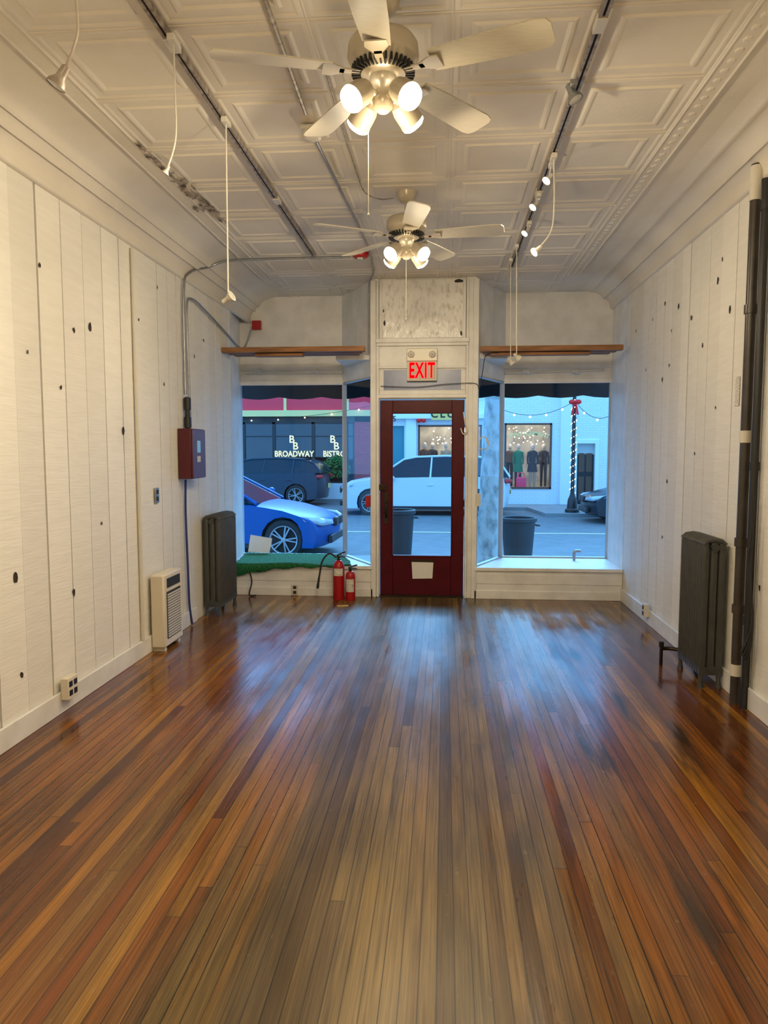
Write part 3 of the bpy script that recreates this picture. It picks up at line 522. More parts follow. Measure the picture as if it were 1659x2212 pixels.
def extinguisher(label, px, r, H, hose, yy):
    x = atY(px, 1280, yy).x; t = thing('fire_extinguisher', label, 'fire extinguisher', (x, yy, 0), 'red fire extinguishers'); T = Matrix.Translation((x, yy, 0))
    MB().lathe([(r * .96, 0), (r, .012), (r, H * .66), (r * .92, H * .73), (r * .6, H * .79), (r * .35, H * .81)], 28, T).build('cylinder', M['red'], t)
    mb = MB(); z0, z1 = (.5, .70) if hose else (.25, .6); z1 = min(z1, .65)
    mb.add([T @ Vector(((r + .001) * math.cos(a), (r + .001) * math.sin(a), z)) for a in [PI * 1.22 + PI * .56 * k / 8 for k in range(9)] for z in (H * z0, H * z1)], [(2 * k, 2 * k + 2, 2 * k + 3, 2 * k + 1) for k in range(8)]); mb.build('paper_label', M['label'], t)
    MB().lathe([(r * .34, H * .79), (r * .34, H * .84), (r * .22, H * .85), (r * .22, H * .89)], 14, T).build('valve', M['brass'], t)
    for pts in ([(x - .02, yy, H * .90), (x + .03, yy, H * .95), (x + .07, yy, H * .98)], [(x - .02, yy, H * .88), (x + .04, yy, H * .885), (x + .07, yy, H * .87)]): MB().tube(pts, .008).build('handle', M['black'], t)
    if hose: MB().tube(smooth([(x - .02, yy - .01, H * .86), (x - .09, yy - .03, H * .95), (x - .16, yy - .05, H * .80), (x - .19, yy - .06, H * .5), (x - .21, yy - .06, H * .24)], 6), [.009] * 19 + [.011] * 3 + [.014] * 3, 8).build('hose', M['rubber'], t)
extinguisher('larger red fire extinguisher with a hose, left of the door', 732, .060, .50, True, 7.24); extinguisher('smaller red fire extinguisher close beside the door frame', 757, .050, .37, False, 7.20)
# turf over the left platform
mb = MB(); nx, ny = 70, 22; rt = random.Random(8)
vs = []
for j in range(ny + 1):
    for i in range(nx + 1):
        u = i / nx; v = j / ny; yb_ = D2 - .03 - v * (D2 - D + .10 - .03); lim = D - .035
        if v < .6: x = (-2.28 + (.07) * v / .6) * (1 - u) + u * (-1.18 + .30 * v)
        else: x = -2.205 * (1 - u) + u * (-1.0 + .12 * (v - .6))
        y = yb_; z = PLT + .010 + .008 * math.sin(u * 9 + v * 4) * v + rt.uniform(0, .006)
        if y < lim:
            ov = (lim - y); z -= ov * (1.7 * (1 - u) ** 1.8 + .15 + .12 * math.sin(u * 31)); y = lim - ov * .15
        vs.append((x, y, z))
fs = [(j * (nx + 1) + i, j * (nx + 1) + i + 1, (j + 1) * (nx + 1) + i + 1, (j + 1) * (nx + 1) + i) for j in range(ny) for i in range(nx)]
mb.add(vs, fs); o = tag(mb.build('turf_mat', M['turf'], ang=80), 'green artificial turf mat draped over the left window platform', 'artificial turf'); so = o.modifiers.new('s', 'SOLIDIFY'); so.thickness = .010; so.offset = 1
mb = MB(); a = atY(536, 1192, D2 - .07); b2 = atY(582, 1195, D2 - .07); c2_ = atY(588, 1163, D2 - .03); d2_ = atY(541, 1155, D2 - .03); mb.add([a, b2, c2_, d2_], [(0, 1, 2, 3)]); tag(mb.build('paper_sheet', M['paper']), 'white paper leaning on the left window glass above the turf', 'paper')
c = atY(1240, 1200, 8.0); cable('pipe_stub', [(c.x, 8.0, PLT), (c.x, 8.0, PLT + .07), (c.x + .01, 8.0, PLT + .10), (c.x + .07, 8.0, PLT + .10)], .016, 'steel', 'small bent pipe stub on the right window platform', 'pipe', 3)
# right wall pipes
px_, py_ = 1.752, 4.40; t = thing('standing_pipe', 'brown black vertical pipe with white tape beside right radiator', 'pipe', (px_, py_, 0), 'vertical pipes on the right wall'); MB().tube([(px_, py_, .0), (px_, py_, 3.13)], .029, 16).build('pipe', M['pipe'], t)
for z0, z1 in ((.16, .24), (1.55, 1.63), (2.92, 3.12)): MB().cyl((px_, py_, z0 + .01), (px_, py_, z1), .033, n=16).build('tape_wrap', M['tape'], t)
for z in (.55, .95, 2.3): MB().cyl((px_, py_, z), (px_, py_, z + .05), .037, n=16).build('coupling', M['pipe'], t)
t = thing('standing_pipe', 'black vertical pipe nearest the camera on the right wall', 'pipe', (1.772, 4.31, 0), 'vertical pipes on the right wall'); MB().tube([(1.772, 4.31, .0), (1.772, 4.31, 2.9), (1.772, 4.32, 3.02)], .022, 16).build('pipe', M['black'], t)
for z in (.5, 1.4, 2.85): MB().cyl((1.772, 4.31, z), (1.772, 4.31, z + .05), .0265, n=16).build('coupling', M['black'], t)
mb = MB(); loop = []
for k in range(4): loop += [(1.755 - .008 * k, 4.24, 1.25 - .1 * k), (1.745, 4.23 + .006 * k, .8), (1.755, 4.21, .45 + .03 * k), (1.735 - .01 * k, 4.22, .30 + .02 * k), (1.745, 4.24, .5), (1.755, 4.25, .9)]
loop += [(1.75, 4.25, .4), (1.74, 4.24, .008)]
mb.tube(smooth(loop, 5), .006, 6)
tag(mb.build('cable_bundle', M['rubber']), 'bundle of black cables hanging beside the black pipe', 'cable')
mb = MB(); c = atX(1593, 845, XR - .002); mb.box(XR - .003, c.y - .03, c.z - .09, XR - .001, c.y + .03, c.z + .09); tag(mb.build('paper_tag', M['label']), 'small printed paper tag on the right plank wall', 'tag')
cable('loose_wire', [atY(1078, 762, 7.19), atY(1050, 768, 7.19), atY(1043, 800, 7.33), atY(1035, 840, 7.36), atY(1025, 828, 7.365), atY(960, 830, 7.375), atY(900, 836, 7.375), atY(822, 834, 7.375)], .004, 'black', 'thin black wire sagging across the transom above the door', 'wire')
cable('loose_wire', [atY(1046, 942, 7.385), atY(1056, 955, 7.38), atY(1050, 970, 7.38), atY(1036, 968, 7.38), atY(1036, 950, 7.38), atY(1048, 944, 7.38), atY(1054, 960, 7.38)], .005, 'cream', 'coiled pale wire hanging right of the door frame', 'wire')
cable('loose_wire', [atY(1001, 890, 7.37), atY(1005, 915, 7.36), atY(1010, 930, 7.36), atY(1001, 938, 7.36), atY(995, 925, 7.36)], .006, 'cream', 'short hooked cord on the right door jamb', 'wire')
cable('power_cord', [(-2.02, 7.32, .26), (-2.0, 7.33, .15), (-2.02, 7.3, .02), (-1.95, 7.3, .012)], .008, 'rubber', 'short dark cord on floor beside the left radiator', 'cord')
c = atY(787, 1083, 7.36); mb = MB(); mb.cbox((xdl - .045, D - .02, c.z), (.045, .05, .12)); tag(mb.build('alarm_pull', M['red'], bevel=.004), 'narrow red alarm pull on the left door post', 'alarm pull')
c = atY(1040, 1080, 7.38); mb = MB(); mb.cbox((xdr + .03, D - .012, c.z), (.05, .045, .13)); tag(mb.build('switch_box', M['offwhite'], bevel=.004), 'narrow white switch box right of the door frame', 'switch')
c = atZ(1090, 1291, .01); mb = MB(); mb.cbox((c.x, c.y, .016), (.10, .06, .03)); tag(mb.build('floor_block', M['black'], bevel=.006), 'small black block on floor under the right platform', 'block')
c = atZ(740, 1310, .0); mb = MB(); mb.cbox((c.x, c.y, .006), (.11, .025, .01), Matrix.Rotation(.3, 4, 'Z')); tag(mb.build('wood_scrap', M['wood2']), 'small yellow wood scrap on the floor before the door', 'wood scrap')

# ------------------------------------------------------------------ outside
GZ, SZ = -.30, -.20
MB().add([(-40, 11.7, GZ), (40, 11.7, GZ), (40, 40, GZ), (-40, 40, GZ)], [(0, 1, 2, 3)]).build('ground_street', M['asphalt'], kind='structure')
MB().box(-40, D2 + .05, SZ - .15, 40, 11.75, SZ).build('ground_sidewalk', M['walk'], kind='structure'); MB().box(wl, D + .06, SZ - .1, wr, D2 + .1, SZ + .02).build('floor_entry', M['walk'], kind='structure')
mb = MB(); mb.prism([(-2.2, 22.4), (2.55, 22.4), (2.8, 20.2), (40, 20.2), (40, 30), (-2.2, 30)], lambda a, b: Vector((a, b, GZ - .05)), lambda a, b: Vector((a, b, SZ))); mb.box(-40, 25.7, GZ - .05, -2.2, 30, SZ); mb.build('ground_far_sidewalk', M['walk'], kind='structure')
MB().add([(-40, 16.05, GZ + .004), (40, 16.05, GZ + .004), (40, 16.2, GZ + .004), (-40, 16.2, GZ + .004)], [(0, 1, 2, 3)]).build('ground_line', M['linep'], kind='structure')
mb = MB(); n = 60; ya = 9.0; z1 = 2.55; zb = atY(620, 858, ya).z
vs = []; [vs.extend([(-4.2 + 8.0 * k / n, ya, zb - .03 * abs(math.sin(k * PI / 4))), (-4.2 + 8.0 * k / n, ya, z1)]) for k in range(n + 1)]
mb.add(vs, [(2 * k, 2 * k + 2, 2 * k + 3, 2 * k + 1) for k in range(n)]); mb.add([(-4.2, ya, z1), (3.8, ya, z1), (3.8, D2 + .1, 3.0), (-4.2, D2 + .1, 3.0)], [(0, 1, 2, 3)])
aw = tag(mb.build('awning', M['bdark']), 'black canvas awning with scalloped edge outside the shop windows', 'awning')
def make_car(name, label, kind, paint, L, H, W, loc, rotz, wr_=.33, fo=.78, ro=.85):
    t = thing(name, label, 'car'); hl = L / 2; fw = hl - fo; rw = -hl + ro; zb = .20; R_ = wr_ + .05
    if kind == 'sedan': top = [(-hl + .02, .55), (-hl, .78), (-hl + .12, .98), (-hl + .9, 1.02), (0, .98), (.95, .95), (1.2, .92), (1.5, .87), (hl - .5, .79), (hl - .3, .74), (hl - .08, .64), (hl, .5), (hl - .03, .3)]; gh = [(-hl + .55, 1.0), (-hl + 1.35, H - .05), (-.3, H), (.25, H - .03), (1.05, .93)]
    else: top = [(-hl + .04, .45), (-hl, .75), (-hl + .05, 1.0), (-hl + .22, 1.14), (0, 1.12), (.95, 1.10), (1.4, 1.08), (hl - .6, 1.02), (hl - .3, .96), (hl - .08, .84), (hl, .62), (hl - .04, .32)]; gh = [(-hl + .10, 1.10), (-hl + .38, H - .16), (-hl + .75, H - .04), (-.6, H), (.25, H - .03), (.6, H - .10), (1.35, 1.07)]
    arch = lambda cx: [(cx + R_ * math.cos(a), wr_ + R_ * math.sin(a)) for a in [math.asin((zb - wr_) / R_) + (PI - 2 * math.asin((zb - wr_) / R_)) * k / 10 for k in range(11)]]
    out = [(-hl + .08, zb + .05)] + top + [(hl - .12, zb)]; nt_ = len(out); out += arch(fw) + arch(rw); us = [-1, -.97, -.88, -.6, 0, .6, .88, .97, 1]; n = len(out); mb = MB(); vs = []
    for u in us:
        for i, (x, z) in enumerate(out):
            k = max(0, (abs(x) - (hl - .8)) / .8); xx = x - math.copysign(k * k * .22 * u * u, x); zz = z
            if i < nt_ and z > .6: zz = z - .05 * u ** 4
            yy = u * W / 2 * (1 - .03 * (z > .8) - .02 * (z < .3)); vs.append((xx, yy, zz))
    fs = []; mi = []
    for j in range(len(us) - 1):
        for i in range(n):
            fs.append((j * n + i, j * n + (i + 1) % n, (j + 1) * n + (i + 1) % n, (j + 1) * n + i)); mi.append(1 if i >= nt_ - 1 else 0)
    fs.append(tuple(range(n))); fs.append(tuple((len(us) - 1) * n + i for i in range(n))); mi += [0, 0]
    mb.add(vs, fs); mb.mi = mi; mb.build('body', [paint, M['black']], t, bevel=0, ang=50)
    hw = lambda z: W / 2 - .07 - .24 * max(0, (z - 1.0)) / (H - 1.0)
    mb = MB(); vs = [(x, s * hw(z), z) for s in (-1, 1) for x, z in gh]; m_ = len(gh); mb.add(vs, [tuple(range(m_)), tuple(range(m_, 2 * m_))] + [(k, (k + 1) % m_, m_ + (k + 1) % m_, m_ + k) for k in range(m_)]); mb.build('windows', M['carglass'], t, ang=20)
    mb = MB(); rf = [p for p in gh if p[1] > H - .12]
    mb.add([(x, s * (hw(z) + .0), z + .004 + dz) for dz in (0, .025) for s in (-1, 1) for x, z in rf], []); k_ = len(rf)
    for dz in (0, 1):
        o_ = dz * 2 * k_; mb.f += [(o_ + i, o_ + i + 1, o_ + k_ + i + 1, o_ + k_ + i) for i in range(k_ - 1)]; mb.mi += [0] * (k_ - 1)
    for s in (-1, 1):
        P = [Vector((x, s * (hw(z) + .005), z)) for x, z in gh]; mb.tube(P, .03, 6)
        for midx in ([(gh[0][0] + gh[-1][0]) / 2 + .05] if kind == 'sedan' else [-.15, -1.15]): mb.tube([(midx, s * (hw(1.0) + .004), .98), (midx - .05, s * (hw(H) + .0), H - .04)], .03 if midx > -.5 else .045, 6)
    mb.build('roof_frame', paint, t, ang=50)
    MB().box(rw - .3, -W / 2 + .25, .22, fw + .3, W / 2 - .25, .75).build('underbody', M['black'], t)
    for cx in (fw, rw):
        for s in (-1, 1):
            T = Matrix.Translation((cx, s * (W / 2 - .11), wr_)) @ Matrix.Rotation(-s * PI / 2, 4, 'X'); wm = MB(); r0 = wr_
            wm.lathe([(r0 * .70, -.09), (r0 * .9, -.10), (r0, -.07), (r0, .07), (r0 * .9, .10), (r0 * .70, .09), (r0 * .68, .03), (.01, .03)], 28, T); w = wm.build('wheel', M['rubber'], t)
            rm = MB(); rm.lathe([(r0 * .70, .085), (r0 * .72, .104), (r0 * .66, .10), (r0 * .64, .06)], 28, T, close=False)
            for k in range(5):
                for dd in (-.16, .16):
                    A = T @ Matrix.Rotation(2 * PI * k / 5 + dd, 4, 'Z'); rm.box(.03, -.011, .075, r0 * .67, .011, .10, A)
            rm.lathe([(.045, .07), (.04, .105), (.001, .108)], 14, T); rm.build('rim', M['rim'], w)
    for s in (-1, 1):
        zf = .70 if kind == 'sedan' else .88
        mb = MB(); mb.add([(hl - .50, s * (W / 2 - .030), zf + .02), (hl - .20, s * (W / 2 - .12), zf - .01), (hl - .05, s * (W / 2 - .45), zf - .06), (hl - .03, s * (W / 2 - .45), zf - .13), (hl - .14, s * (W / 2 - .12), zf - .13), (hl - .42, s * (W / 2 - .01), zf - .06)], [(0, 1, 4, 5), (1, 2, 3, 4)]); o = mb.build('headlight', M['lamp'], t, ang=60); so = o.modifiers.new('s', 'SOLIDIFY'); so.thickness = .05; so.offset = 0
        mb = MB(); mb.cbox((-hl + .15, s * (W / 2 - .12), zf + .1), (.22, .22, .11)); mb.build('tail_light', M['tail'], t, bevel=.03)
        mb = MB(); mb.ball((.90 if kind == 'suv' else .80, s * (W / 2 + .03), 1.06), .1, (.7, 1, .65)); mb.build('side_mirror', paint, t)
        for hx in (-.165, -1.065): MB().box(hx - .085, s * (W / 2) - .012, .85, hx + .085, s * (W / 2) + .012, .875).build('door_handle', paint, t, bevel=.004)
        mb = MB(); mb.box(rw + R_ + .02, s * (W / 2 - .02) - .012, .19, fw - R_ - .02, s * (W / 2 - .02) + .012, .27); mb.build('sill', M['black'], t)
    for s in (-1, 1): MB().cbox((hl - .02, s * .17, .60 if kind == 'sedan' else .68), (.07, .28, .15)).build('grille', M['black'], t, bevel=.02)
    MB().cbox((hl - .06, 0, .32), (.08, W * .6, .14)).build('air_intake', M['black'], t, bevel=.02)
    MB().cbox((-hl - .0, 0, .66), (.03, .32, .15)).build('plate', M['butter'], t)
    t.location = loc; t.rotation_euler = (0, 0, rotz); return t
make_car('sedan_car', 'bright blue sedan parked at the near kerb, left window', 'sedan', M['bluecar'], 4.6, 1.40, 1.82, (-4.15, 12.75, GZ), -.04, .335)
make_car('suv_car', 'dark grey sport utility car parked before the dark shopfront', 'suv', M['greycar'], 4.5, 1.58, 1.84, (-6.15, 24.45, GZ), PI - .04, .35, .85, .95)
make_car('suv_car', 'white sport utility car seen through the red door', 'suv', M['whitecar'], 4.95, 1.68, 1.86, (-.55, 21.2, GZ), PI, .36, .95, .98)
make_car('sedan_car', 'black car nose at the right edge of the right window', 'sedan', M['blackcar'], 4.6, 1.42, 1.8, (5.85, 19.1, GZ), PI, .33)
for (px, py, lab, Y) in ((1120, 1117, 'round grey trash bin outside the right window', 10.9), (858, 1100, 'round grey trash bin seen through the door glass', 10.6)):
    c = atY(px, py, Y); H = c.z - SZ; t = thing('trash_bin', lab, 'trash bin', (c.x, Y, SZ), 'round trash bins on the sidewalk'); T = Matrix.Translation((c.x, Y, SZ))
    MB().lathe([(.19, 0), (.20, .01), (.25, H - .05), (.235, H - .05), (.19, .03), (.01, .03)], 28, T, close=False).build('body', M['bin'], t); MB().lathe([(.25, H - .07), (.275, H - .06), (.275, H - .01), (.26, H), (.245, H - .01), (.245, H - .07)], 28, T, close=False).build('rim', M['bin'], t)
    for s in (-1, 1): MB().tube([(c.x + s * .25, Y - .05, SZ + H - .12), (c.x + s * .31, Y - .05, SZ + H - .12), (c.x + s * .31, Y + .05, SZ + H - .12), (c.x + s * .25, Y + .05, SZ + H - .12)], .012).build('handle', M['bin'], t)
pts = [atY(1054, 1232, 10.3), atY(1055, 1150, 10.3), atY(1062, 1000, 10.3), atY(1068, 880, 10.3), atY(1070, 780, 10.3), atY(1062, 640, 10.3)]; pts[0].z = SZ - .05; tr = thing('street_tree', 'pale mottled tree trunk outside the right window', 'tree', pts[0])
mb = MB(); mb.tube(smooth(pts, 5), [.20, .18, .17, .165, .16, .16, .155, .15, .15, .15, .145, .145, .14, .14, .14, .135, .135, .13, .13, .13, .125, .12, .12, .12, .12, .12], 14); mb.build('trunk', M['bark'], tr)
for q_ in ([pts[4], pts[4] + Vector((-.5, .3, .8)), pts[4] + Vector((-.9, .4, 2))], [pts[5], pts[5] + Vector((.4, .1, .8)), pts[5] + Vector((1, .3, 2))]): MB().tube(smooth(q_, 4), .06).build('branch', M['bark'], tr)

# --- dark shopfront building
BY = 26.5
bb = thing('shopfront_building', 'building with raspberry fascia, dark glass and gold lettering', 'building', (-8, BY, SZ))
def bpart(name, m, x0, x1, z0, z1, y0, y1, par, bev=0): mb = MB(); mb.box(x0, y0, z0, x1, y1, z1); return mb.build(name, M[m], par, bevel=bev)
ff = lambda px, py, Y=BY: atY(px, py, Y)
xl, xr = -14.0, -2.36
zs = ff(640, 887).z; bpart('fascia', 'pinkf', xl, xr, zs, zs + 1.4, BY - .15, BY + .3, bb); bpart('cornice', 'butter', xl, xr, zs - .22, zs, BY - .25, BY + .3, bb); bpart('lower_band', 'darkin', xl, xr, ff(640, 912).z, zs - .22, BY - .05, BY + .2, bb)
bpart('upper_wall', 'bred', xl, xr, zs + 1.4, 6.2, BY, BY + .3, bb)
for px in (618, 752): c = ff(px, 870); bpart('fascia_divider', 'butter', c.x - .05, c.x + .05, zs, zs + 1.4, BY - .2, BY - .15, bb)
bpart('back_wall', 'darkin', xl, xr, SZ, 3, BY + 2.5, BY + 2.6, bb); bpart('interior_floor', 'darkin', xl, xr, SZ - .1, SZ + .3, BY + .05, BY + 2.5, bb); bpart('interior_ceiling', 'darkin', xl, xr, ff(640, 912).z, ff(640, 912).z + .1, BY + .1, BY + 2.5, bb)
c1 = ff(766, 950).x; bpart('brick_pier', 'bred', c1, xr, SZ, zs - .22, BY - .05, BY + .25, bb); bpart('bulkhead', 'black', xl, c1, SZ, .35, BY - .02, BY + .2, bb)
wx = [ff(p, 950).x for p in (470, 527, 592, 677, 749, 766)]
for a, b in zip(wx[:-1], wx[1:]):
    mb = MB(); z0, z1 = .35, ff(640, 912).z
    mb.box(a, BY - .04, z0, a + .06, BY + .04, z1); mb.box(b - .06, BY - .04, z0, b, BY + .04, z1); mb.box(a, BY - .04, z1 - .07, b, BY + .04, z1); mb.box(a, BY - .04, z0, b, BY + .04, z0 + .07); mb.box(a, BY - .03, z1 - .55, b, BY + .03, z1 - .50)
    w = mb.build('window', M['black'], bb); MB().box(a + .06, BY, z0 + .07, b - .06, BY + .01, z1 - .07).build('pane', M['dglass'], w)
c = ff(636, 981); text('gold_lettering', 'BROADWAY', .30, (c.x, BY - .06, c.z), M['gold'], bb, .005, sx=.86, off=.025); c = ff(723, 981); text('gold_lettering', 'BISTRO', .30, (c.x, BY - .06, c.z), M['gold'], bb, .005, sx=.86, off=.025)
for px in (631, 719):
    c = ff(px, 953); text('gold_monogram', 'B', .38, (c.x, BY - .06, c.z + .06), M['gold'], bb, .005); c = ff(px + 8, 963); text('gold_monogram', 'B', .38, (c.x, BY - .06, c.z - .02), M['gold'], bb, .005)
def garland(name, lab, A, B, sag, nb, r=.03, wire='black'):
    A = Vector(A); B = Vector(B); t = thing(name, lab, 'string lights', A, 'strings of outdoor bulbs'); P = []
    for k in range(25): u = k / 24; p = A.lerp(B, u); p.z -= sag * 4 * u * (1 - u); P.append(p)
    MB().tube(P, .008, 5).build('wire', M[wire], t)
    for k in range(nb):
        u = (k + .5) / nb; p = A.lerp(B, u); p.z -= sag * 4 * u * (1 - u) + .05; MB().ball(p, r, n=8, m=6).build('bulb', M['fairy'], t)
garland('string_lights', 'warm string lights across the dark shopfront glass', (-11.5, BY - .35, zs + .1), (-2.6, BY - .35, zs + .15), .45, 9, .026)
c = ff(725, 1015, 25.9); t = thing('potted_bush', 'leafy green bush in white brick planter by the brick pier', 'bush', (c.x, 25.95, SZ)); MB().box(c.x - .55, 25.75, SZ, c.x + .75, 26.3, .35).build('planter', M['bwhite'], t)
mb = MB(); r = random.Random(4)
for k in range(420):
    th = r.uniform(0, 2 * PI); ph = r.uniform(-.4, 1.5); R_ = r.uniform(.35, .55); p = Vector((c.x + R_ * math.cos(th) * math.cos(ph), 26.0 + .28 * math.sin(th) * math.cos(ph), .75 + R_ * 1.1 * math.sin(ph))); d = Vector((r.uniform(-1, 1), r.uniform(-1, 1), r.uniform(-.6, 1))).normalized() * .09; e = d.orthogonal().normalized() * .03
    mb.add([p - d, p + e, p + d, p - e], [(0, 1, 2, 3)])
mb.build('foliage', M['leaf'], t)
# --- white building
WY = 23.7; fw_ = lambda px, py, Y=WY: atY(px, py, Y)
wb = thing('shopfront_building', 'white painted building with clothes display windows', 'building', (3, WY, SZ)); X0 = -2.2; X1 = 12.0
zc = fw_(900, 912).z; ztop = 6.0
def hole_wall(x0, x1, z0, z1, holes, y0, y1):
    mb = MB(); xs = sorted({x0, x1, *[h[0] for h in holes], *[h[1] for h in holes]}); zs_ = sorted({z0, z1, *[h[2] for h in holes], *[h[3] for h in holes]})
    for a, b in zip(xs[:-1], xs[1:]):
        for c, d in zip(zs_[:-1], zs_[1:]):
            mx, mz = (a + b) / 2, (c + d) / 2
            if any(h[0] < mx < h[1] and h[2] < mz < h[3] for h in holes): continue
            mb.box(a, y0, c, b, y1, d)
    return mb
wA = (fw_(903, 1000).x, fw_(1000, 1000).x + .6, fw_(930, 1055).z, fw_(930, 918).z); wBx = (fw_(1089, 1000).x, fw_(1191, 1000).x, fw_(1140, 1056).z, fw_(1140, 914).z)
dA = (fw_(846, 1000).x - .6, fw_(873, 1000).x, SZ, fw_(860, 920).z); dB = (fw_(1246, 1000).x, fw_(1285, 1000).x, SZ, fw_(1260, 958).z)
hole_wall(X0, X1, SZ, ztop, [wA, wBx, dA, dB], WY, WY + .25).build('wall', M['bwhite'], wb)
bpart('cornice', 'plainw', X0, fw_(1080, 900).x, zc + .1, zc + .25, WY - .25, WY, wb, .01); c = fw_(888, 1000); bpart('pilaster', 'plainw', c.x - .17, c.x + .17, SZ, zc + .1, WY - .12, WY, wb, .01)
c = fw_(1222, 1000); bpart('pilaster', 'plainw', c.x - .2, c.x + .2, SZ, ztop, WY - .15, WY, wb, .01); bpart('side_wall', 'plainw', X0 - .1, X0, SZ, ztop, WY, WY + 2.4, wb)
bpart('back_wall', 'warmwall', X0, X1, SZ, 3.2, WY + 2.2, WY + 2.3, wb); bpart('display_floor', 'warmwall', dA[1] + .1, dB[0] - .1, wA[2] - .1, wA[2] - .02, WY + .25, WY + 2.2, wb); bpart('interior_ceiling', 'plainw', X0, X1, 3.0, 3.1, WY + .25, WY + 2.2, wb)
for wn in (wA, wBx):
    mb = MB(); f = .06; mb.box(wn[0], WY - .03, wn[2], wn[0] + f, WY + .06, wn[3]); mb.box(wn[1] - f, WY - .03, wn[2], wn[1], WY + .06, wn[3]); mb.box(wn[0], WY - .03, wn[2], wn[1], WY + .06, wn[2] + f); mb.box(wn[0], WY - .03, wn[3] - f, wn[1], WY + .06, wn[3])
    w = mb.build('window', M['cbrown'], wb); MB().box(wn[0] + f, WY + .02, wn[2] + f, wn[1] - f, WY + .03, wn[3] - f).build('pane', M['glass'], w)
bpart('door', 'teal', dA[0], dA[1], SZ, dA[3], WY + .1, WY + .15, wb); d = bpart('door', 'black', dB[0], dB[1], SZ, dB[3] - .35, WY + .15, WY + .2, wb)
for i in range(2):
    for j in range(2): MB().box(dB[0] + .08 + .24 * i, WY + .13, .1 + .75 * j, dB[0] + .26 + .24 * i, WY + .15, .7 + .75 * j).build('door_panel', M['cbrown'], d)
bpart('door_transom', 'deadbulb', dB[0], dB[1], dB[3] - .33, dB[3], WY + .15, WY + .18, wb); mb = MB(); mb.box(dB[0] - .12, WY - .04, SZ, dB[0], WY, dB[3] + .12); mb.box(dB[1], WY - .04, SZ, dB[1] + .12, WY, dB[3] + .12); mb.box(dB[0], WY - .04, dB[3], dB[1], WY, dB[3] + .12); mb.build('door_surround', M['plainw'], wb)
c = fw_(952, 897); s_ = MB(); s_.box(c.x - .30, WY - .3, c.z - .16, c.x + .45, WY - .26, c.z + .5); sg = s_.build('sign_board', M['yellow'], wb); text('sign_lettering', 'CLU', .34, (c.x + .06, WY - .31, c.z + .02), M['black'], wb, .004, kernel=1.35, off=.02)
c = fw_(853, 906); text('house_number', '5', .25, (c.x, WY - .26, c.z), M['black'], wb, .004)
word = 'CONSIGNMENT'; ccx = (wBx[0] + wBx[1]) / 2; zt = fw_(1140, 941).z
for i, chh in enumerate(word):
    u = (i - 5) / 5; text('window_lettering', chh, .19, (ccx + u * .62, WY - .0, zt + .10 * (1 - u * u) - .03), M['butter'], wb, .003, rot=(PI / 2, u * .28, 0))
for (px, py) in ((905, 908), (915, 908)):
    c = fw_(px, py, WY - .2); mb = MB(); mb.ball(c, .08, n=10, m=8); mb.build('red_ornament', M['redbow'], wb)
def mannequin(lab, x, y, z, top, bot, hgt=1.5, dress=False, head=True):
    t = thing('mannequin', lab, 'mannequin', (x, y, z), 'dressed mannequins in the shop windows'); s = hgt / 1.7; T = Matrix.Translation((x, y, z)) @ Matrix.Diagonal((s, s * .62, s, 1))
    MB().lathe([(.13, 1.0), (.15, .98), (.13, 1.1), (.14, 1.25), (.165, 1.38), (.13, 1.43), (.06, 1.46)] if not dress else [(.20, .62), (.17, .85), (.13, 1.05), (.14, 1.25), (.165, 1.38), (.13, 1.43), (.06, 1.46)], 18, T).build('garment_top', M[top], t)
    for q in (-1, 1): MB().tube([T @ Vector((q * .15, 0, 1.40)), T @ Vector((q * .19, 0, 1.15)), T @ Vector((q * .18, -.12, .92))], [.045 * s, .04 * s, .032 * s], 8).build('sleeve', M[top], t)
    for q in (-1, 1): MB().tube([T @ Vector((q * .07, 0, 1.0)), T @ Vector((q * .08, 0, .5)), T @ Vector((q * .08, 0, .03))], [.075 * s, .055 * s, .04 * s], 8).build('leg', M[bot], t)
    MB().lathe([(.18, 0), (.18, .015), (.02, .02)], 16, T).build('stand', M['steel'], t)
    mb = MB(); mb.tube([T @ Vector((0, 0, 1.43)), T @ Vector((0, 0, 1.52))], .04 * s, 8)
    if head: mb.ball(T @ Vector((0, 0, 1.60)), .10 * s, (.85, 1, 1.2))
    mb.build('head', M['skin'], t)
zb = wA[2]
for (px, top, bot, dr2, lab, dy) in ((1101, 'cbrown', 'cblack', False, 'mannequin in brown top at left of the right shop window', 1.1), (1119, 'cgreen', 'cblack', True, 'mannequin in emerald green dress behind shop glass', .7), (1150, 'cblack', 'ctan', True, 'mannequin in charcoal dress, middle of the right shop window', .7), (1174, 'cblack', 'cblack', False, 'mannequin in charcoal suit at right of the right shop window', 1.15)):
    c = fw_(px, 1000, WY + dy); mannequin(lab, c.x, WY + dy, zb, top, bot, 1.45, dr2)
for (px, top, bot, dr2, lab, dy) in ((917, 'cbrown', 'cblack', True, 'mannequin in brown dress seen through the door glass', .65), (934, 'cblack', 'cblack', True, 'mannequin in black coat seen through the door glass', 1.15), (963, 'ctan', 'cbrown', True, 'mannequin in tan coat, rightmost through the door glass', .8)):
    c = fw_(px, 1000, WY + dy); mannequin(lab, c.x, WY + dy, zb, top, bot, 1.5, dr2)
c = fw_(1126, 1035, WY + .4); mb = MB(); mb.cbox((c.x, WY + .4, zb + .19), (.32, .12, .34)); bag = tag(mb.build('handbag', M['cpink'], bevel=.04), 'hot pink handbag on the floor of the shop window', 'bag')
mb = MB(); mb.tube(smooth([(c.x - .1, WY + .4, zb + .35), (c.x - .07, WY + .4, zb + .5), (c.x + .07, WY + .4, zb + .5), (c.x + .1, WY + .4, zb + .35)], 5), .012); mb.build('handle', M['cpink'], bag)
